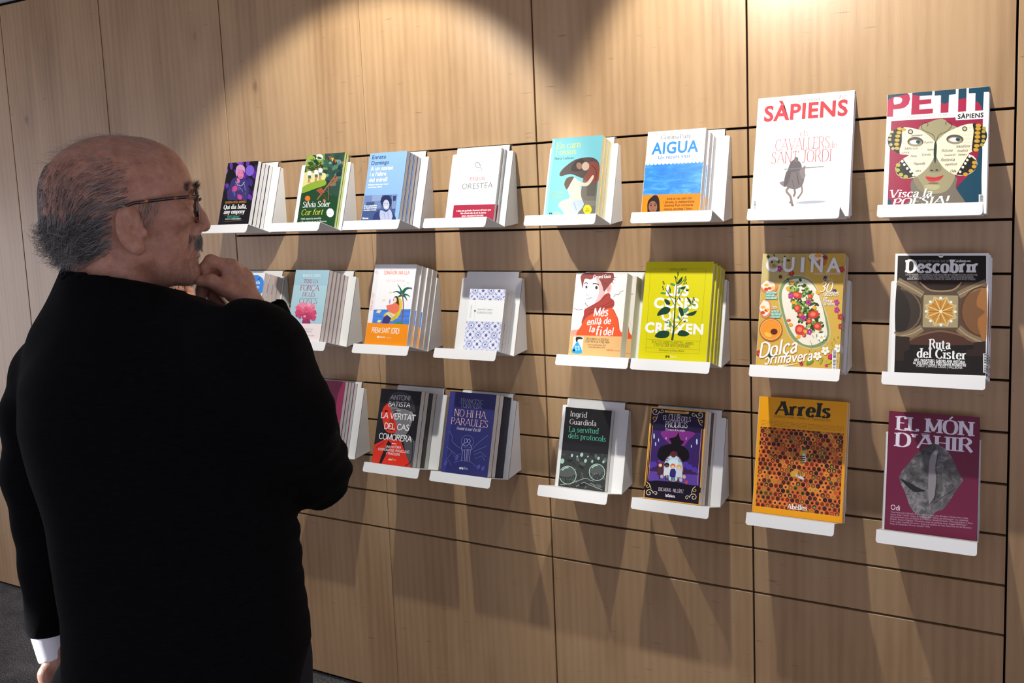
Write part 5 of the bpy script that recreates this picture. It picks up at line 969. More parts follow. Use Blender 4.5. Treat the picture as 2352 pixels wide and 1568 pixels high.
stack('qui', 1, -2.1485, 0.1315, 0.2154, 0.064, 4, 'paperback_book', 'purple and black paperback with an old woman', 'purple portrait paperbacks,', TP, c_qui, Q((526, 375.7), (594, 367), (571.3, 512), (500, 513)), (0.0138, 0.0121), back='17131a', base='17131a', pages=PAPERW, shifts=[0, .0015, .001, .002])
stack('cor', 1, -1.8502, 0.149, 0.2393, 0.02, 2, 'paperback_book', 'green garden paperback with deck chair', 'green garden paperbacks,', TP, c_cor, Q((707, 356), (792.7, 349.4), (767.6, 518), (682, 508)), (0.0262, 0.0091), back='23402c', base='1f4a2c', flap='b5cf1e', ft=(.0004, .0018))
stack('ennatu', 1, -1.5721, 0.1323, 0.2105, 0.067, 4, 'paperback_book', 'pale blue paperback with a small portrait', 'pale blue paperbacks,', TP, c_ennatu, Q((852, 354), (937, 344), (915.6, 501.8), (828.6, 503.6)), (0.012, 0.0109), back='8db7ea', base='8db7ea', flap='20286a', ft=(.001, .0008), shifts=[0, .001, .0025, .002])
stack('orestea', 1, -1.2902, 0.1325, 0.218, 0.022, 2, 'paperback_book', 'white paperback with grey snake and red band', 'white snake paperbacks,', TP, c_orestea, Q((1060, 341), (1153, 342), (1133.6, 501.8), (1039, 497)), (0.0257, 0.0163), back='e9eced', base='eff2f2', shifts=[0, .0035])
stack('encarn', 1, -0.9789, 0.1415, 0.2162, 0.06, 3, 'paperback_book', 'turquoise paperback with yellow flaps', 'turquoise paperbacks,', TP, c_encarn, Q((1270, 320), (1386, 308.6), (1367.8, 491), (1251.8, 494.4)), (0.0098, 0.0098), back='74bcc8', base='74bcc8', flap='e6c814', ft=(.0017, .0009))
stack('aigua', 1, -0.7094, 0.1445, 0.2092, 0.074, 3, 'paperback_book', 'white and blue water paperback with orange band', 'blue water paperbacks,', TP, c_aigua, Q((1490, 305), (1621.5, 292), (1609, 481), (1473, 486)), (0.0077, 0.0087), back='f2f4f6', base='f1f3f6', pages=PAPERW, shifts=[0, .0035, .005])
stack('sap', 1, -0.4239, 0.2162, 0.2952, 0.018, 3, 'magazine', 'white magazine with red title and grey knight', 'white knight magazines,', TP, c_sap, Q((1740.3, 227), (1962.6, 207), (1950.7, 497), (1729, 479)), (0.0237, -0.001), back='f2f3f5', base='f4f5f7', pages=PAPERW, shifts=[0, .002, .001])
stack('petit', 1, -0.1458, 0.2005, 0.2798, 0.012, 2, 'magazine', 'magazine with a butterfly-masked face', 'butterfly mask magazines,', TP, c_petit, Q((2038.8, 222), (2272.3, 194), (2267, 489.7), (2030, 470)), (0.0255, 0.0004), back='eef0f2', base='f0f2f4', pages=PAPERW, shifts=[0, .002])
stack('vida', 2, -2.1408, 0.136, 0.2117, 0.079, 4, 'paperback_book', 'white paperback with blue splash behind the hand', 'blue-splashed paperbacks,', MD, c_vida, Q((545, 626), (611, 626), (585, 780), (520, 780)), (-0.0087, -0.0037), back='eef0f2', base='eef1f4', flap='d8685e', shifts=[0, .001, .002, .002])
stack('tens', 2, -1.8683, 0.1333, 0.219, 0.091, 5, 'paperback_book', 'grey-blue paperback with a pink cloud', 'pink cloud paperbacks,', MD, c_tens, Q((682, 620), (758.7, 619), (733.4, 780.6), (655, 780)), (-0.0, 0.0046), back='a5c8d2', base='a6ccd8', flap='8e1f4c')
stack('som', 2, -1.5574, 0.1475, 0.236, 0.092, 4, 'paperback_book', 'white paperback with palm tree and orange band', 'palm tree paperbacks,', MD, c_som, Q((863.6, 607), (958, 606.8), (934.4, 791), (837.5, 786.5)), (0.0039, 0.0046), back='eceef1', base='eceef2', shifts=[0, .004, .009, .0105])
stack('nauf', 2, -1.2681, 0.114, 0.177, 0.044, 3, 'paperback_book', 'small blue-tile patterned paperback', 'blue-tile paperbacks,', MD, c_nauf, Q((1083, 663), (1163, 664), (1146.4, 803), (1063, 798.4)), (0.0096, 0.0093), back='e4e8f0', base='eef1f7', shifts=[0, .0015, .002])
stack('mes', 2, -0.9162, 0.1414, 0.217, 0.078, 2, 'paperback_book', 'paperback with a boy in a red scarf', 'red scarf paperbacks,', MD, c_mes, Q((1326, 627), (1441.7, 625.5), (1425, 818), (1305, 812)), (0.0044, 0.0048), back='e2dfdb', base='dfdbd6', shifts=[0, .011])
stack('coses', 2, -0.7105, 0.1711, 0.2446, 0.082, 4, 'hardcover_book', 'bright yellow plant book', 'yellow plant books,', MD, c_coses, Q((1486, 601), (1639.8, 601), (1623.5, 829.7), (1465.7, 822)), (0.0023, 0.003), back='d2cb08', base='d4cd08', shifts=[0, .003, .0055, .006])
stack('cuina', 2, -0.4226, 0.1843, 0.2698, 0.058, 8, 'magazine', 'cookery magazine with a salad plate', 'salad plate magazines,', MD, c_cuina, Q((1752, 585.4), (1937, 578), (1931.7, 842.6), (1737.5, 834.6)), (0.007, 0.0091), back='d8d9dc', base='cfab4a', pages=PAPERW, shifts=[0, .001, .0005, .0015, 0, .001, .0012, .0004])
stack('desc', 2, -0.1315, 0.1832, 0.268, 0.058, 4, 'magazine', 'travel magazine with a vaulted ceiling', 'vaulted ceiling magazines,', MD, c_desc, Q((2059, 585.4), (2273, 578), (2265, 857.3), (2045.6, 848.8)), (0.0089, 0.0115), back='eef0f3', base='eff1f4', pages=PAPERW, shifts=[0, .003, .004, .006])
stack('maroon', 3, -1.8642, 0.136, 0.2313, 0.058, 4, 'paperback_book', 'maroon paperback half hidden by the elbow', 'half-hidden maroon paperbacks,', BT, c_maroon, Q((720, 870), (795.5, 876.5), (770, 1048), (690, 1040)), (-0.0017, 0.0016), back='2a1420', base='86224a', pages=PAPERW, shifts=[0, .001, .001, .002])
stack('antoni', 3, -1.566, 0.1448, 0.2185, 0.082, 4, 'paperback_book', 'black and red portrait paperback', 'black and red paperbacks,', BT, c_antoni, Q((878, 891.6), (969.3, 899), (947.6, 1070.6), (854, 1059)), (0.0026, 0.0034), back='16151b', base='17171d', turn=(2,), spine='1b1216')
stack('franc', 3, -1.3159, 0.1514, 0.2262, 0.088, 4, 'paperback_book', 'dark blue paperback with two line-drawn figures', 'dark blue paperbacks,', BT, c_franc, Q((1035, 898), (1142, 906.4), (1119, 1093), (1013.5, 1080)), (0.0028, 0.0038), back='1b1c3e', base='282b64', turn=(2, 3), spine='15162e')
stack('ingrid', 3, -0.9894, 0.1349, 0.2127, 0.021, 1, 'paperback_book', 'black paperback with glass spheres and green title', '', BT, c_ingrid, Q((1302.7, 934.5), (1407, 943), (1387.8, 1128.8), (1280.6, 1114.5)), (0.0008, 0.0005), back='1b1b1e', base='1a1a1d')
stack('club', 3, -0.7175, 0.1436, 0.2272, 0.09, 4, 'paperback_book', 'purple storybook with gold scrolls', 'purple storybooks,', BT, c_club, Q((1496.5, 934), (1624, 944), (1606.7, 1157), (1477, 1141)), (0.0027, 0.0038), back='c8923c', base='cf9a40', turn=(2,), spine='1c1224')
stack('arrels', 3, -0.4298, 0.2048, 0.2777, 0.036, 3, 'magazine', 'yellow honeycomb magazine', 'honeycomb magazines,', BT, c_arrels, Q((1747, 909.5), (1950.5, 923.7), (1931.7, 1195.6), (1726.8, 1169)), (0.0055, 0.0056), back='e2e3e5', base='e29c08', pages=PAPERW, shifts=[0, .002, .001])
stack('mon', 3, -0.1446, 0.184, 0.2646, 0.036, 2, 'hardcover_book', 'maroon book with a grey rock', 'maroon rock books,', BT, c_mon, Q((2044, 943.8), (2251, 958), (2243.8, 1233.6), (2031.4, 1207)), (0.0071, 0.008), back='651839', base='661838')
# ------------------------------------------------------------------ smooth solids -> mesh
def smin(a, b, k):
    if k <= 0: return np.minimum(a, b)
    h = np.clip(.5 + .5 * (b - a) / k, 0, 1)
    return b + (a - b) * h - k * h * (1 - h)
def smax(a, b, k): return -smin(-a, -b, k)

class Solid:
    """ordered list of (distance function, blend, sign, centre, reach)"""
    def __init__(s): s.p = []
    def add(s, fn, k, c, r, sign=1): s.p.append((fn, k, sign, np.array(c, float), r)); return s
    def ball(s, c, r, k=.01, sign=1, R=None):
        """ellipsoid; r may be three radii along the rows of R"""
        c = np.array(c, float); r = np.array(r if hasattr(r, '__len__') else (r, r, r), float); M = np.eye(3) if R is None else np.array(R)
        def fn(P):
            q = (P - c) @ M.T; k0 = np.linalg.norm(q / r, axis=1); k1 = np.linalg.norm(q / (r * r), axis=1)
            return k0 * (k0 - 1) / np.maximum(k1, 1e-9)
        return s.add(fn, k, c, r.max(), sign)
    def cap(s, a, b, ra, rb, k=.01, sign=1):
        a = np.array(a, float); b = np.array(b, float); d = b - a; L = d @ d
        def fn(P):
            t = np.clip(((P - a) @ d) / L, 0, 1); return np.linalg.norm(P - a - t[:, None] * d, axis=1) - (ra + (rb - ra) * t)
        return s.add(fn, k, (a + b) / 2, math.sqrt(L) / 2 + max(ra, rb), sign)
    def chain(s, pts, k=.01, k0=None):
        for i in range(len(pts) - 1):
            s.cap(pts[i][0], pts[i + 1][0], pts[i][1], pts[i + 1][1], (k0 if i == 0 and k0 is not None else k))
        return s
    def __call__(s, P, prims=None):
        d = np.full(len(P), 9.0)
        for fn, k, sg, c, r in (s.p if prims is None else prims):
            d = smin(d, fn(P), k) if sg > 0 else smax(d, -fn(P), k)
        return d
    def near(s, c, rad):
        return [p for p in s.p if np.linalg.norm(p[3] - c) < (p[4] + rad + p[1] * 3) * 1.05 + .012]

def polygonise(S, lo, hi, h, B=10, warp=None):
    """surface nets over the blocks that the surface can cross"""
    lo = np.array(lo, float); hi = np.array(hi, float)
    nb = np.ceil((hi - lo) / (h * B)).astype(int); N = nb * B + 2
    ax = np.arange(B + 1); gi, gj, gk = np.meshgrid(ax, ax, ax, indexing='ij')
    G = np.stack([gi, gj, gk], -1).reshape(-1, 3)
    cells = []; verts = []; edges = []
    key = lambda I: (I[..., 0] * N[1] + I[..., 1]) * N[2] + I[..., 2]
    half = h * B / 2; rad = half * 1.75
    for bi in range(nb[0]):
        for bj in range(nb[1]):
            for bk in range(nb[2]):
                o = np.array((bi, bj, bk)) * B; c = lo + (o + B / 2) * h
                pr = S.near(c, rad)
                if not pr or not any(p[2] > 0 for p in pr): continue
                d0 = S(c[None], pr)[0]
                if abs(d0) > rad * 3.0: continue
                P = lo + (o + G) * h; D = S(P, pr)
                if warp is not None: D = D + warp(P)
                D = D.reshape(B + 1, B + 1, B + 1); sg = D < 0
                if sg.all() or not sg.any(): continue
                # cell vertices
                acc = np.zeros((B, B, B, 3)); cnt = np.zeros((B, B, B))
                for a in range(3):
                    i0 = [slice(None)] * 3; i1 = [slice(None)] * 3; i0[a] = slice(0, B); i1[a] = slice(1, B + 1)
                    d0_, d1_ = D[tuple(i0)], D[tuple(i1)]; cr = (d0_ < 0) != (d1_ < 0)
                    t = np.where(cr, d0_ / np.where(cr, d0_ - d1_, 1), 0)
                    b_, c_ = [x for x in range(3) if x != a]
                    for ob in (0, 1):
                        for oc in (0, 1):
                            s2 = [slice(0, B)] * 3; s2[b_] = slice(ob, B + ob); s2[c_] = slice(oc, B + oc)
                            cc = cr[tuple(s2)]; tt = t[tuple(s2)]
                            v = np.zeros((B, B, B, 3)); v[..., a] = tt; v[..., b_] = ob; v[..., c_] = oc
                            acc += v * cc[..., None]; cnt += cc
                    # faces from crossing edges whose origin corner lies in this block
                    s3 = [slice(0, B)] * 3
                    cb = np.argwhere(cr[tuple(s3)])
                    if len(cb):
                        I = cb + o; e1 = np.zeros(3, int); e1[b_] = 1; e2 = np.zeros(3, int); e2[c_] = 1
                        q = np.stack([key(I), key(I - e1), key(I - e1 - e2), key(I - e2)], 1)
                        inside = sg[cb[:, 0], cb[:, 1], cb[:, 2]]
                        flip = inside if a != 1 else ~inside
                        q[~flip] = q[~flip][:, ::-1]
                        edges.append(q)
                idx = np.argwhere(cnt > 0)
                if len(idx):
                    v = acc[cnt > 0] / cnt[cnt > 0][:, None]
                    cells.append(key(idx + o)); verts.append(lo + (idx + o + v) * h)
    ck = np.concatenate(cells); V = np.concatenate(verts); od = np.argsort(ck); ck = ck[od]; V = V[od]
    Q = np.concatenate(edges); pos = np.searchsorted(ck, Q); pos = np.clip(pos, 0, len(ck) - 1)
    ok = (ck[pos] == Q).all(1)
    return V, pos[ok]

def np_mesh(name, parts, m, parent=None):
    """parts: list of (V, Q) quad meshes joined into one smooth object"""
    V = []; Fc = []; o = 0
    for v, q in parts: V.append(v); Fc.append(q + o); o += len(v)
    V = np.concatenate(V); Fc = np.concatenate(Fc)
    if parent is not None: V = V - np.array(parent.location)
    me = bpy.data.meshes.new(name); n = len(Fc)
    me.vertices.add(len(V)); me.vertices.foreach_set('co', V.astype(np.float32).ravel())
    me.loops.add(4 * n); me.loops.foreach_set('vertex_index', Fc.astype(np.int32).ravel())
    me.polygons.add(n); me.polygons.foreach_set('loop_start', np.arange(0, 4 * n, 4, dtype=np.int32))
    me.update(calc_edges=True); me.validate()
    me.polygons.foreach_set('use_smooth', [True] * len(me.polygons))
    me.materials.append(m)
    return link(bpy.data.objects.new(name, me), parent)
# ------------------------------------------------------------------ people
CRn, CUn, CWn, CAMn = np.array(CR), np.array(CU), np.array(CW), np.array(CAM)
def view_point(px, py, dep):
    """point seen at pixel px, py of the 2352 frame at the given depth (used to take the pose off the photograph)"""
    dep -= .26; return CAMn + dep * (CRn * (px - PCX) / FPX + CUn * (PCY - py) / FPX + CWn)

class Frame:
    """axes for a head: F where the face points, U up, S the person's right"""
    fk = 1.0
    def __init__(s, px, py, dep, away):
        s.o = view_point(px, py, dep); n = (s.o - CAMn) / np.linalg.norm(s.o - CAMn)
        e = CRn - n * (CRn @ n); e /= np.linalg.norm(e)
        c, sn = math.cos(away), math.sin(away)
        s.F = e * c + n * sn; s.S = -(n * c - e * sn); s.U = np.cross(s.F, -s.S); s.U /= np.linalg.norm(s.U)
        if s.U[2] < 0: s.U = -s.U
        s.k = 1.0
    def __call__(s, f, u, q=0): return s.o + (s.F * (f * s.fk) + s.U * u + s.S * q) * (.001 * s.k)
    def R(s): return np.array([s.F, s.U, s.S])
    def local(s, P): return ((P - s.o) @ s.R().T) * (1000 / s.k) / np.array((s.fk, 1, 1))

def head_solid(X):
    S = Solid(); R = X.R(); K = .001 * X.k
    def E(f, u, q, rf, ru, rs, k=10, sign=1, both=False, rot=None):
        for sd in ((1, -1) if both else (1,)):
            M = R
            if rot:                                  # turn about the U axis (splay) and the F axis
                a = rot * sd; c, s_ = math.cos(a), math.sin(a); M = np.array([R[0] * c + R[2] * s_, R[1], -R[0] * s_ + R[2] * c])
            S.ball(X(f, u, q * sd), (rf * K, ru * K, rs * K), k * K, sign, M)
    def Cc(a, b, ra, rb, k=8, sign=1): S.cap(X(*a), X(*b), ra * K, rb * K, k * K, sign)
    E(-4, 18, 0, 102, 90, 75, 1)
    E(40, 34, 0, 63, 67, 64, 14)
    E(-50, -18, 0, 54, 50, 57, 16)
    Cc((2, -40, 0), (-34, -165, 0), 54, 62, 22)
    E(60, -24, 0, 44, 62, 56, 18)                    # cheeks and upper jaw
    E(56, -64, 0, 50, 40, 50, 16)                    # lower jaw
    E(50, -94, 0, 46, 26, 38, 16)                    # under the jaw
    Cc((30, -70, 46), (92, -98, 10), 13, 15, 16); Cc((30, -70, -46), (92, -98, -10), 13, 15, 16)
    E(97, -95, 0, 15, 19, 22, 12)                    # chin
    E(97, 31, 17, 10, 8, 24, 8, both=True, rot=-.25) # brow
    E(80, -10, 46, 22, 15, 15, 14, both=True)        # cheek bones
    E(106, 7, 33, 14, 11, 15, 8, -1, both=True)      # eye sockets
    E(89, 6, 31, 12.5, 12.5, 12.5, 3, both=True)     # eyeballs
    E(92, 11, 31, 12.5, 6, 14, 3, both=True); E(91, -1, 31, 12.5, 5.5, 14, 3, both=True)   # lids
    E(94, -12, 30, 10, 5, 13, 6, both=True)          # bags under the eyes
    Cc((102, 20, 0), (118, -14, 0), 6.5, 8.5, 7); Cc((117, -12, 0), (121.5, -25, 0), 8.5, 10, 5)
    E(110, -29, 11, 11, 8, 6.5, 5, both=True)        # wings of the nose
    E(116, -35.5, 5.5, 5, 3.5, 3, 2, -1, both=True)  # nostrils
    E(96, -52, 0, 15.5, 24, 25, 12)
    E(107, -44, 0, 8, 10, 20, 6)
    E(107.5, -60, 0, 7.5, 5.2, 19, 4)                # upper lip
    E(106, -70.5, 0, 8.5, 5.4, 17, 4)                # lower lip
    Cc((113, -65, -15), (113, -65, 15), 1.6, 1.6, 2, -1)
    Cc((101, -25, 22), (92, -66, 33), 2.5, 2.5, 7, -1); Cc((101, -25, -22), (92, -66, -33), 2.5, 2.5, 7, -1)
    Cc((-20, -72, 50), (28, -132, 28), 7, 6, 14)      # neck tendon
    # ears
    for sd in (1, -1):
        A = .38 * sd; c, s_ = math.cos(A), math.sin(A)
        M = np.array([R[0] * c - R[2] * s_, R[1], R[0] * s_ + R[2] * c])
        tilt = .16; ct, st_ = math.cos(tilt), math.sin(tilt); M = np.array([M[0] * ct + M[1] * st_, -M[0] * st_ + M[1] * ct, M[2]])
        S.ball(X(10, -27, 77 * sd), (20 * K, 34 * K, 6 * K), 5 * K, 1, M)
        S.ball(X(12, -20, 83.5 * sd), (13 * K, 23 * K, 5.2 * K), 2.5 * K, -1, M)
        S.ball(X(10, -14, 79.5 * sd), (7 * K, 13 * K, 3.4 * K), 4 * K, 1, M)
        S.ball(X(19, -33, 84 * sd), (9 * K, 12 * K, 9 * K), 3 * K, -1, M)
        S.ball(X(20, -56, 74 * sd), (10 * K, 10 * K, 5.5 * K), 5 * K, 1, M)
        S.ball(X(29, -34, 74 * sd), (4 * K, 8 * K, 6 * K), 4 * K, 1, M)
    return S

def finger(S, X, pts, k=.004, k0=.009): S.chain([(X(*p[:3]), p[3] * .001) for p in pts], k, k0)

def skin_material():
    m, t = new_mat('skin')
    tc = t.n('TexCoord'); o = tc.outputs['Object']
    a = t.noise(o, 46, 4, .6); b = t.noise(o, 130, 3, .6); c = t.noise(o, 420, 2, .6)
    col = t.ramp(t.math('ADD', t.math('MULTIPLY', a, .65), t.math('MULTIPLY', b, .35)), [(.28, (.31, .135, .088)), (.5, (.42, .205, .135)), (.72, (.52, .29, .195))])
    sp = t.math('MULTIPLY', t.math('SUBTRACT', t.noise(o, 62, 2, .4), .66, True), 5, True)
    col = t.mix(t.math('MULTIPLY', sp, .55), col, (.16, .075, .045, 1))
    t.put(t.b.inputs['Base Color'], col); t.b.inputs['Roughness'].default_value = .46; t.b.inputs['Specular IOR Level'].default_value = .4
    t.b.inputs['Subsurface Weight'].default_value = .12; t.b.inputs['Subsurface Radius'].default_value = (.008, .004, .002); t.b.inputs['Subsurface Scale'].default_value = .6
    bp = t.n('Bump', Strength=.5, Distance=.0012); t.put(bp.inputs['Height'], t.math('ADD', t.math('MULTIPLY', b, .6), t.math('MULTIPLY', c, .4))); t.put(t.b.inputs['Normal'], bp.outputs[0])
    return m
def fleece_material(name, c0, c1):
    m, t = new_mat(name)
    tc = t.n('TexCoord'); a = t.noise(tc.outputs['Object'], 900, 3, .7); b = t.noise(t.mapping(tc.outputs['Object'], (60, 60, 420)), 1, 3, .6)
    v = t.math('ADD', t.math('MULTIPLY', a, .5), t.math('MULTIPLY', b, .5))
    t.put(t.b.inputs['Base Color'], t.ramp(v, [(.35, c0), (.65, c1)]))
    t.b.inputs['Roughness'].default_value = 1; t.b.inputs['Specular IOR Level'].default_value = .08
    t.b.inputs['Sheen Weight'].default_value = .004; t.b.inputs['Sheen Roughness'].default_value = .5
    bp = t.n('Bump', Strength=.6, Distance=.0012); t.put(bp.inputs['Height'], v); t.put(t.b.inputs['Normal'], bp.outputs[0])
    return m
SKIN = skin_material()
FLEECE = fleece_material('black_fleece', (.0012, .0012, .0014), (.0045, .0045, .0050))

HD = Frame(275, 480, 1.60, .03); HD.fk = .974

def loft(S, st, k=.03, pw=2.0):
    """st: rows (centre, e1, r1, r2) from bottom to top; sections are ellipses along the horizontal e1 and across it"""
    z = np.array([s[0][2] for s in st]); C0 = np.array([s[0] for s in st]); r1 = np.array([s[2] for s in st]); r2 = np.array([s[3] for s in st])
    e1 = np.array(st[0][1]); e1 = e1 / np.linalg.norm(e1); e2 = np.cross((0, 0, 1.), e1)
    def fn(P):
        zz = np.clip(P[:, 2], z[0], z[-1])
        q = P - np.stack([np.interp(zz, z, C0[:, i]) for i in range(3)], 1)
        a = np.interp(zz, z, r1); b = np.interp(zz, z, r2); u = q @ e1; v = q @ e2; w = q[:, 2]
        k0 = (np.abs(u / a) ** pw + np.abs(v / b) ** pw) ** (1 / pw); g = np.sqrt((u / a ** 2) ** 2 + (v / b ** 2) ** 2)
        d = (k0 - 1) * np.where(k0 > .2, k0 / np.maximum(g, 1e-6), np.minimum(a, b))
        return np.where(np.abs(w) > 1e-9, np.hypot(np.maximum(d, 0), w) + np.minimum(d, 0) * 0, d)
    c = (C0[0] + C0[-1]) / 2
    S.add(fn, k, c, (z[-1] - z[0]) / 2 + max(r1.max(), r2.max()) + np.linalg.norm(C0[:, :2] - c[:2], axis=1).max())

def build_man():
    root = empty('person', tuple(np.array((view_point(420, 1400, 1.6)[0], view_point(420, 1400, 1.6)[1], 0))))
    tag(root, 'balding grey-haired man in black fleece pullover and glasses, hand at his chin', 'person')
    bpy.context.view_layer.update()
    X = HD; vp = view_point
    # --- body ---------------------------------------------------------------------------
    H = head_solid(X)
    lo = np.min([X(f, u, q) for f in (-125, 150) for u in (-185, 125) for q in (-100, 100)], axis=0); hi = np.max([X(f, u, q) for f in (-125, 150) for u in (-185, 125) for q in (-100, 100)], axis=0)
    head = polygonise(H, lo, hi, .0021)
    # right hand, closed around the chin
    A = Solid()
    wr = X(186, -146, -2)
    A.chain([(X(216, -215, -8), .026), (wr, .0215)], .01)
    A.ball(X(171, -118, -6), (.028, .031, .020), .012, 1, X.R())
    for mcp, r in (((160, -91, 8), 12), ((163, -97, -8), 11.5), ((165, -106, -23), 11), ((167, -118, -37), 10)):
        A.cap(wr, X(*mcp), .0155, r * .001, .010)
    finger(A, X, [(160, -91, 8, 11), (129, -80, 9, 10), (120.5, -90, 6, 8.8), (121, -101, 3, 8)])
    finger(A, X, [(163, -97, -8, 11), (122, -108, -14, 9.8), (116, -127, -15, 9), (114.5, -139, -14, 8)])
    finger(A, X, [(165, -106, -23, 10.5), (126, -121, -28, 9.6), (135, -140, -27, 9), (146, -151, -23, 8.2)])
    finger(A, X, [(167, -118, -37, 9.5), (138, -133, -42, 8.4), (146, -148, -38, 7.6), (152, -154, -34, 7)])
    finger(A, X, [(176, -138, 14, 13), (146, -122, 25, 12), (127, -109.5, 21, 10.8), (113, -110, 14, 9)], k0=.014)
    A.cap(X(160, -91, 8), X(146, -120, 22), .007, .006, .012)
    P = [X(f, u, q) for f in (85, 262) for u in (-250, -55) for q in (-75, 60)]
    hand = polygonise(A, np.min(P, axis=0), np.max(P, axis=0), .0018)
    # left hand hanging below the cuff
    B = Solid(); lw = vp(136, 1490, 1.66); lk = vp(150, 1580, 1.66); dn = (lk - lw) / np.linalg.norm(lk - lw); sd = CRn; ft = np.cross(dn, sd)
    B.chain([(vp(124, 1430, 1.66), .022), (lw, .0195)], .01)
    for i, (o, L, r) in enumerate(((-.024, .172, .0088), (-.008, .186, .0092), (.009, .178, .0088), (.025, .152, .0078))):
        m0 = lw + dn * (.088 - abs(i - 1.3) * .004) + sd * o * .6 + ft * o * .6
        B.cap(lw, m0, .017, .0115, .012)
        t1 = m0 + dn * (L - .088) * .5 + ft * .006; t2 = m0 + dn * (L - .088) - ft * .012
        B.chain([(m0, r + .002), (t1, r), (t2, r - .0012)], .003, .008)
    th = lw + dn * .03 - sd * .012 + ft * .022
    B.chain([(lw + dn * .012, .014), (th, .0125), (th + dn * .036 + ft * .008, .0105), (th + dn * .064 + ft * .002, .009)], .006, .014)
    lhand = polygonise(B, lw - .24, lw + .20, .0024)
    # trunk and limbs under the clothes
    T = Solid()
    hip = vp(430, 1568, 1.62); hipz = hip.copy(); foot = np.array((hip[0], hip[1], .09))
    e_r = X.F - X.F[2] * np.array((0, 0, 1.)); e_r /= np.linalg.norm(e_r); e_d = np.cross((0, 0, 1.), e_r)
    sh = {1: vp(575, 800, 1.50), -1: vp(145, 850, 1.65)}
    T.cap(vp(420, 1500, 1.60), vp(345, 900, 1.60), .10, .085, .03); T.cap(vp(345, 900, 1.60), X(-30, -150), .085, .05, .05)
    elb = vp(738, 1092, 1.70); T.chain([(sh[1], .05), (elb, .038), (wr, .024)], .02)
    lelb = vp(108, 1180, 1.70); T.chain([(sh[-1], .05), (lelb, .038), (lw, .022)], .02)
    legs = []
    for s_ in (-1, 1):
        a = hip + e_r * .09 * s_; a[2] = .90; kn = a + e_d * .0 + np.array((0, 0, -.42)); an = np.array((a[0], a[1], .09)); legs.append((a, kn, an))
        T.chain([(a, .075), (kn, .05), (an, .035)], .03)
        toe = an + np.array((-.04, .17, -.05)); T.cap(an + (0, 0, -.04), toe, .035, .025, .02)
    trunk = polygonise(T, np.array((hip[0] - .6, hip[1] - .6, 0)), np.array((hip[0] + .6, hip[1] + .6, 1.60)), .012)
    body = np_mesh('body', [head, hand, lhand, trunk], SKIN, root)
    # --- pullover -----------------------------------------------------------------------
    J = Solid()
    rows = [(1640, 160, 700, 1.60, .135), (1568, 150, 716, 1.60, .14), (1500, 141, 735, 1.60, .145), (1450, 138, 731, 1.60, .148), (1350, 136, 716, 1.60, .15), (1250, 122, 704, 1.60, .148), (1150, 104, 694, 1.59, .145), (1050, 74, 676, 1.59, .142),
            (950, 50, 645, 1.585, .145), (860, 50, 600, 1.585, .142), (790, 84, 540, 1.585, .130), (730, 120, 480, 1.585, .108), (690, 142, 440, 1.585, .090), (655, 150, 415, 1.585, .072)]
    st = []
    for py, a, b, dep, r2 in rows:
        l_, r_ = vp(a, py, dep), vp(b, py, dep); c = (l_ + r_) / 2; st.append((c, X.F, abs((r_ - l_) @ e_r) / 2, r2))
    st.sort(key=lambda s: s[0][2])
    loft(J, st, .02, 2.25)
    J.chain([(vp(185, 800, 1.62), .062), (vp(140, 860, 1.65), .066), (vp(107, 950, 1.67), .064), (vp(96, 1080, 1.69), .0545), (vp(112, 1190, 1.69), .044), (vp(117, 1300, 1.68), .040), (vp(110, 1425, 1.66), .034)], .02, .05)
    J.chain([(vp(480, 790, 1.54), .072), (vp(575, 820, 1.51), .078), (vp(655, 960, 1.58), .070), (vp(722, 1082, 1.675), .052)], .02, .05)
    J.chain([(vp(722, 1082, 1.675), .052), (vp(688, 950, 1.69), .050), (vp(640, 810, 1.685), .043), (vp(606, 722, 1.675), .0395)], .016, .02)
    wax = (vp(606, 722, 1.675) - vp(640, 810, 1.685)); wax /= np.linalg.norm(wax)
    c0 = vp(606, 722, 1.675) + wax * .014
    J.add(lambda P: (c0 - P) @ wax, .006, c0, .06, -1)          # flat cuff end
    J.cap(c0 - wax * .03, c0 + wax * .06, .031, .031, .003, -1)
    lax = vp(120, 1500, 1.66) - vp(112, 1300, 1.68); lax /= np.linalg.norm(lax); lc = vp(111, 1440, 1.66) + lax * .013
    def lcut(P): return np.where(np.linalg.norm(P - lc, axis=1) < .075, np.maximum((lc - P) @ lax, np.linalg.norm(P - lc - lax * .03, axis=1) * 0 - 9), 9.)
    J.add(lambda P: np.where(np.abs((P - lc) @ e_r) < .058, (lc - P) @ lax, 9.), .004, lc, .08, -1)
    # collar
    cu = X.F * .275 + X.U * .961; ct = X(5, -101, 0); cb = ct - cu * .075
    J.cap(cb - cu * .03, ct - cu * .002, .100, .088, .022)
    J.add(lambda P: (ct - P) @ cu, .005, ct, .13, -1)
    J.cap(ct - cu * .020, ct + cu * .14, .080, .083, .003, -1)
    rn = np.random.RandomState(4); WV = [(rn.normal(size=3) * rn.uniform(14, 42) * np.array((1, 1, .55)), rn.uniform(0, 6.28)) for _ in range(9)]
    def folds(P):
        w = np.zeros(len(P))
        for k_, ph in WV: w += np.sin(P @ k_ + ph)
        near = np.exp(-(np.linalg.norm(P - elb, axis=1) / .16) ** 2)
        ring = np.sin(((P - elb) @ wax) * 190 + 1.6 * np.sin(P @ e_r * 40)) * near
        return w * .0008 + ring * .0026
    jb = polygonise(J, np.array((hip[0] - .62, hip[1] - .62, .78)), np.array((hip[0] + .62, hip[1] + .62, 1.62)), .0055, 10, folds)
    np_mesh('pullover', [jb], FLEECE, root)
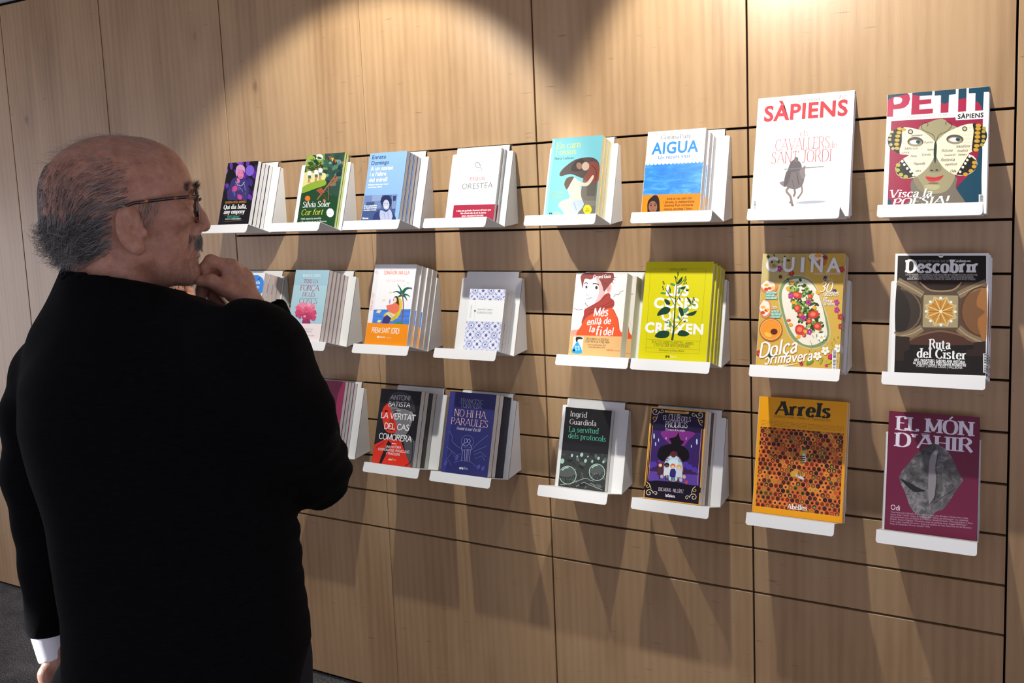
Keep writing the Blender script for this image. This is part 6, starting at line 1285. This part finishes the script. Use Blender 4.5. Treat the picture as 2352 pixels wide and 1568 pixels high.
    # --- shirt cuff, trousers, shoes ------------------------------------------------------
    Cf = Solid(); q0 = lc - lax * .02; q1 = vp(131, 1508, 1.66); Cf.cap(q0, q1 - lax * .006, .0285, .0275, .004); ca = (q1 - q0) / np.linalg.norm(q1 - q0)
    Cf.add(lambda P: (q1 - P) @ ca, .002, q1, .05, -1)
    np_mesh('shirt_cuff', [polygonise(Cf, q1 - .11, q1 + .09, .0026)], mat('shirt_white', (.82, .84, .86), .8, .2), root)
    Tr = Solid()
    Tr.cap(hip + (0, 0, .10), hip + (0, 0, -.02), .125, .13, .03)
    for a, kn, an in legs: Tr.chain([(a, .098), (kn, .076), (an + (0, 0, .01), .066)], .03)
    Tr.add(lambda P: .06 - P[:, 2] , .004, (hip[0], hip[1], .06), .5, 1) if False else None
    np_mesh('trousers', [polygonise(Tr, np.array((hip[0] - .4, hip[1] - .4, .02)), np.array((hip[0] + .4, hip[1] + .4, 1.1)), .012)], mat('trousers_dark', (.012, .013, .018), .9, .2, bump=(400, .3, .001)), root)
    for a, kn, an in legs:
        Sh = Solid(); Sh.chain([(an + (0, -.03, -.03), .045), (an + (-.03, .12, -.045), .042), (an + (-.045, .19, -.055), .034)], .02)
        Sh.add(lambda P: P[:, 2] - .002, .002, an, .3, -1) if False else None
        V, Q = polygonise(Sh, an - .25, an + .32, .008); V[:, 2] = np.maximum(V[:, 2], .001)
        np_mesh('shoe', [(V, Q)], mat('shoe_leather', (.01, .009, .008), .4, .5), root)
    return root, H, A

MAN, HEAD_S, HAND_S = build_man()
# ------------------------------------------------------------------ hair, beard and glasses
def hair_material(name, rough=.45):
    m, t = new_mat(name)
    a = t.n('Attribute', attribute_name='tone')
    t.put(t.b.inputs['Base Color'], a.outputs['Color']); t.b.inputs['Roughness'].default_value = rough; t.b.inputs['Specular IOR Level'].default_value = .4
    return m
HAIRM = hair_material('grey_hair')

def grad(S, P, e=.0015):
    g = np.stack([S(P + np.eye(3)[i] * e) - S(P - np.eye(3)[i] * e) for i in range(3)], 1)
    return g / np.maximum(np.linalg.norm(g, axis=1), 1e-9)[:, None]

def strands(name, parent, paths, rad, tones, taper=.25):
    """paths: (steps, n, 3) -> one mesh of three sided tapering hairs"""
    st, n, _ = paths.shape; V = np.zeros((st, n, 3, 3)); 
    for i in range(st):
        d = paths[min(i + 1, st - 1)] - paths[max(i - 1, 0)]; d /= np.maximum(np.linalg.norm(d, axis=1), 1e-9)[:, None]
        a = np.cross(d, np.array((.31, .52, .79))); a /= np.linalg.norm(a, axis=1)[:, None]; b = np.cross(d, a)
        r = (rad * (1 - (1 - taper) * i / (st - 1)))[:, None]
        for k in range(3):
            q = 2.0944 * k; V[i, :, k] = paths[i] + (a * math.cos(q) + b * math.sin(q)) * r
    idx = np.arange(st * n * 3).reshape(st, n, 3); Q = []
    for i in range(st - 1):
        for k in range(3):
            Q.append(np.stack([idx[i, :, k], idx[i, :, (k + 1) % 3], idx[i + 1, :, (k + 1) % 3], idx[i + 1, :, k]], 1))
    o = np_mesh(name, [(V.reshape(-1, 3), np.concatenate(Q))], HAIRM, parent)
    ca = o.data.color_attributes.new('tone', 'FLOAT_COLOR', 'POINT')
    c = np.ones((st, n, 3, 4)); c[..., :3] = tones[None, :, None, :]
    ca.data.foreach_set('color', c.astype(np.float32).ravel())
    return o

def surf_points(S, X, n, rng, mask):
    """random points of the head surface for which mask(f, u, s) holds"""
    out = []
    while sum(map(len, out)) < n:
        d = rng.normal(size=(6000, 3)); d /= np.linalg.norm(d, axis=1)[:, None]
        P = X(0, -10) + d * .17
        for _ in range(14): P = P - d * S(P)[:, None] * .85
        L = X.local(P); ok = mask(L[:, 0], L[:, 1], L[:, 2]) & (np.abs(S(P)) < .002)
        out.append(P[ok])
        if len(out) > 80: break
    return np.concatenate(out)[:n]

def comb(S, X, P, field, lens, steps, off, rng, curl=0.0):
    n = len(P); path = [P.copy()]; ph = rng.uniform(0, 6.28, n); fq = rng.uniform(.5, 1.1, n)
    for i in range(1, steps):
        t = i / (steps - 1); L = X.local(P); D = field(L, t)                      # in head axes
        D = D[:, :1] * X.F + D[:, 1:2] * X.U + D[:, 2:3] * X.S
        g = grad(S, P); d = S(P); D = D + rng.normal(size=(n, 3)) * .10
        D = D + curl * (X.U[None] * np.sin(ph + i * fq)[:, None] + g * np.cos(ph + i * fq)[:, None]) * t
        D -= g * np.minimum((D * g).sum(1), 0)[:, None]
        D /= np.maximum(np.linalg.norm(D, axis=1), 1e-9)[:, None]
        P = P + D * (lens / (steps - 1))[:, None]
        want = off * min(1, t * 3); dd = want - S(P)
        P = P + grad(S, P) * np.maximum(dd, 0)[:, None]
        path.append(P.copy())
    return np.stack(path)

def tone(rng, n, a, b, p=1.0):
    k = rng.uniform(0, 1, n)[:, None] ** p
    return np.array(a) * (1 - k) + np.array(b) * k

def build_hair(root, S, X):
    rng = np.random.default_rng(7)
    line = lambda f: np.where(f > -20, 74 - (f + 20) * .35, 74 + (f + 20) * .10)
    ear = lambda f, u, s: (f > -12) & (f < 36) & (u < 2) & (np.abs(s) > 58)
    def side(f, u, s):
        top = line(f)
        return (f < 12) & (u < top) & (u > -66) & ~ear(f, u, s) & ((f < -12) | (u > -6))
    P = surf_points(S, X, 3600, rng, side); L = X.local(P); n = len(P)
    low = np.clip((-L[:, 1] + 30) / 70, 0, 1)
    lens = (.016 + .020 * low) * rng.uniform(.7, 1.15, n)
    def field(L, t):
        f, u, s = L.T; d = np.zeros((len(f), 3))
        back = np.clip((-f - 30) / 60, 0, 1)
        d[:, 0] = -.95 + 1.08 * back; d[:, 1] = -.45 - .75 * back; d[:, 2] = -.10 * np.sign(s)
        return d
    pa = comb(S, X, P, field, lens, 7, .0022, rng, .22)
    thick = np.clip((line(L[:, 0]) - L[:, 1]) / 40, .12, 1)
    strands('hair', root, pa, np.where(rng.uniform(size=n) < thick, .00032, .00016), tone(rng, n, (.045, .042, .040), (.42, .41, .39), 1.5))
    # curls that flip outwards at the nape and behind the ear
    P = surf_points(S, X, 1150, rng, lambda f, u, s: (f < -26) & (u < -6) & (u > -62) & (s > -62)); n = len(P)
    def nape(L, t):
        f, u, s = L.T; d = np.zeros((len(f), 3)); b = np.clip((-f - 45) / 45, 0, 1)
        d[:, 0] = -.55 * (1 - b) - .75 * t * t; d[:, 1] = -1.0 + .85 * t * t; d[:, 2] = -.12 * np.sign(s); return d
    pa = comb(S, X, P, nape, rng.uniform(.022, .046, n), 9, .0035, rng, .75)
    strands('nape_curls', root, pa, rng.uniform(.00028, .0006, n), tone(rng, n, (.035, .035, .032), (.38, .38, .36), 1.6))
    # thin fluff over the crown
    P = surf_points(S, X, 650, rng, lambda f, u, s: (u > 60) & (f < 60) & (f > -95)); n = len(P)
    def fluff(L, t):
        d = np.zeros((len(L), 3)); d[:, 0] = -.8; d[:, 1] = .35 - .5 * t; return d
    pa = comb(S, X, P, fluff, rng.uniform(.010, .024, n), 5, .0012, rng, .3)
    strands('crown_hair', root, pa, np.full(n, .00012), tone(rng, n, (.14, .12, .11), (.42, .39, .36)))
    # sideburn, beard and moustache, eyebrows
    def short(name, cnt, mask, fld, lo, hi, rad, ta, tb, soft=None):
        P = surf_points(S, X, cnt, rng, mask); L = X.local(P)
        if soft is not None: P = P[rng.uniform(size=len(P)) < soft(*L.T)]
        n = len(P); pa = comb(S, X, P, lambda L, t: np.tile(np.array(fld, float), (len(L), 1)), rng.uniform(lo, hi, n), 4, .0008, rng, .2)
        strands(name, root, pa, np.full(n, rad), tone(rng, n, ta, tb, 1.2))
    short('sideburns', 520, lambda f, u, s: (f > 24) & (f < 52 + u * .5) & (u < 14) & (u > -24) & (np.abs(s) > 40), (-.2, -1, 0), .006, .014, .0002, (.09, .085, .08), (.50, .48, .46), lambda f, u, s: np.clip((u + 30) / 30, 0, 1) * np.clip((60 - f) / 22, 0, 1))
    short('beard', 2400, lambda f, u, s: (f > 34) & (u < -66 - (f - 112) * .36) & (u > -122) & ~((u > -72) & (np.abs(s) < 9)), (.25, -1, 0), .003, .0075, .00017, (.10, .09, .085), (.60, .57, .54), lambda f, u, s: np.clip((f - 34) / 60, 0, 1) * np.clip((-u - 60 - (112 - f) * .30) / 22, .0, 1))
    short('moustache', 900, lambda f, u, s: (f > 92) & (u > -58) & (u < -38) & (np.abs(s) < 27), (.30, -1, 0), .006, .011, .00024, (.05, .045, .04), (.45, .43, .41))
    short('eyebrow', 300, lambda f, u, s: (f > 88) & (u > 26) & (u < 36) & (np.abs(s) > 10) & (np.abs(s) < 44), (.25, .35, 0), .006, .013, .00030, (.012, .010, .009), (.09, .085, .08))

def tube(bm, pts, rad, n=8, flat=None, closed=False, mi=0):
    """round (or flattened) bar along points; flat = (axis, factor)"""
    pts = [Vector(p) for p in pts]; m = len(pts); rings = []
    for i, p in enumerate(pts):
        a = pts[(i - 1) % m] if closed or i else p; b = pts[(i + 1) % m] if closed or i < m - 1 else p
        d = (b - a).normalized(); up = Vector(flat[0]) if flat else Vector((.2, .3, .93))
        x = d.cross(up).normalized(); y = x.cross(d)
        k = flat[1] if flat else 1
        rings.append([bm.verts.new(p + (x * math.cos(6.28318 * j / n) + y * math.sin(6.28318 * j / n) * k) * rad) for j in range(n)])
    for i in range(m if closed else m - 1):
        A, B = rings[i], rings[(i + 1) % m]
        for j in range(n): bm.faces.new((A[j], A[(j + 1) % n], B[(j + 1) % n], B[j])).material_index = mi
    if not closed: bm.faces.new(rings[0][::-1]); bm.faces.new(rings[-1])

def tortoise():
    m, t = new_mat('tortoiseshell')
    tc = t.n('TexCoord'); a = t.noise(tc.outputs['Object'], 90, 2, .5)
    t.put(t.b.inputs['Base Color'], t.ramp(a, [(.45, (.012, .006, .004)), (.6, (.05, .018, .006)), (.68, (.42, .17, .02))]))
    t.b.inputs['Roughness'].default_value = .2; t.b.inputs['Coat Weight'].default_value = .5
    return m

def build_glasses(root, X):
    g = empty('eyeglasses', tuple(np.array(X(108, 5)) - np.array(root.location)), (0, 0, 0), root)
    off = Vector(X(108, 5)); V = lambda f, u, q: Vector(X(f, u, q)) - off
    TM = tortoise(); N = tuple(X.F)
    for sd in (1, -1):
        ring = []
        for k in range(28):
            a = 6.28318 * k / 28; c, s_ = math.cos(a), math.sin(a); q = (abs(c) ** 3.2 + abs(s_) ** 3.2) ** (-1 / 3.2)
            ring.append((c * q * 25, 5 + s_ * q * 20.5))
        R = [V(112 - abs(x) * .05 - (.10 * (x + 25) if True else 0), u, sd * (35 + x)) for x, u in ring]
        bm = bmesh.new(); tube(bm, R, .0026, 8, closed=True); bm_obj('lens_rim', bm, TM, g, True)
        bm = bmesh.new(); bm.faces.new([bm.verts.new(p) for p in R])
        gl = bm_obj('lens', bm, LENS, g)
        T = [V(107, 19, sd * 61), V(104, 19, sd * 67), V(70, 15.5, sd * 73), V(35, 11, sd * 78), V(12, 7, sd * 80), V(-2, -4, sd * 80), V(-7, -18, sd * 78)]
        bm = bmesh.new(); tube(bm, catmull3(T, 4), .0024, 8, flat=(tuple(X.S), .55)); bm_obj('temple_arm', bm, TM, g, True)
    bm = bmesh.new(); tube(bm, [V(110, 12, -11), V(117, 15, -5), V(118, 15.5, 0), V(117, 15, 5), V(110, 12, 11)], .0022, 8); bm_obj('bridge', bm, TM, g, True)
    return g

def catmull3(P, k):
    out = []
    for i in range(len(P) - 1):
        a, b, c, d = P[max(i - 1, 0)], P[i], P[i + 1], P[min(i + 2, len(P) - 1)]
        for j in range(k):
            t = j / k; out.append(.5 * ((2 * b) + (c - a) * t + (2 * a - 5 * b + 4 * c - d) * t * t + (3 * b - a - 3 * c + d) * t ** 3))
    return out + [P[-1]]
LENS = mat('lens_glass', (1, 1, 1), .02, .5)
LENS.node_tree.nodes['Principled BSDF'].inputs['Transmission Weight'].default_value = 1
LENS.node_tree.nodes['Principled BSDF'].inputs['IOR'].default_value = 1.05

build_hair(MAN, HEAD_S, HD)
build_glasses(MAN, HD)
# ------------------------------------------------------------------ the visitor hidden behind the man (only nose and lips show)
def build_visitor():
    X = Frame(318, 655, 2.46 + .26 - .26, .03)
    c = X(-10, -200); root = empty('person', (c[0], c[1], 0))
    tag(root, 'second visitor almost hidden behind the man, only nose and lips showing below his chin', 'person')
    H = head_solid(X)
    P = [X(f, u, q) for f in (-125, 150) for u in (-185, 125) for q in (-100, 100)]
    head = polygonise(H, np.min(P, axis=0), np.max(P, axis=0), .0032)
    T = Solid(); z0 = X(0, -140)[2]; n = X(-32, -165)
    T.cap(n + (0, 0, .03), n + (0, 0, -.10), .055, .10, .03); T.cap(n + (0, 0, -.12), (n[0], n[1], .95), .13, .125, .05)
    for s_ in (-1, 1):
        a = n + X.S * .17 * s_ + np.array((0, 0, -.10)); T.chain([(a, .06), (a + (0, 0, -.28), .045), (a + (0, 0, -.50), .035)], .03)
        T.chain([(np.array((n[0], n[1], .92)) + X.S * .09 * s_, .10), (np.array((n[0], n[1], .48)) + X.S * .10 * s_, .07), (np.array((n[0], n[1], .10)) + X.S * .10 * s_, .055)], .04)
    np_mesh('body', [head], SKIN, root)
    np_mesh('clothing', [polygonise(T, np.array((n[0] - .5, n[1] - .5, .06)), np.array((n[0] + .5, n[1] + .5, z0 + .05)), .012)], mat('grey_wool', (.04, .042, .05), .95, .1, bump=(500, .3, .001)), root)
    for s_ in (-1, 1):
        an = np.array((n[0], n[1], .06)) + X.S * .10 * s_; Sh = Solid(); Sh.chain([(an + (0, 0, -.005), .05), (an + X.F * .12 + (0, 0, -.02), .042), (an + X.F * .18 + (0, 0, -.03), .032)], .02)
        V, Q = polygonise(Sh, an - .28, an + .28, .009); V[:, 2] = np.maximum(V[:, 2], .001); np_mesh('shoe', [(V, Q)], MATS['shoe_leather'], root)
    rng = np.random.default_rng(3)
    Ph = surf_points(H, X, 1500, rng, lambda f, u, s: (u > 25 + np.maximum(f, 0) * .55) | ((f < -8) & (u > -70))); n_ = len(Ph)
    def fld(L, t):
        d = np.zeros((len(L), 3)); d[:, 0] = -.7 - .3 * (L[:, 1] > 60); d[:, 1] = -.6; return d
    strands('hair', root, comb(H, X, Ph, fld, np.full(n_, .035), 5, .003, rng, .15), np.full(n_, .0009), tone(rng, n_, (.01, .008, .006), (.05, .04, .03)))
build_visitor()
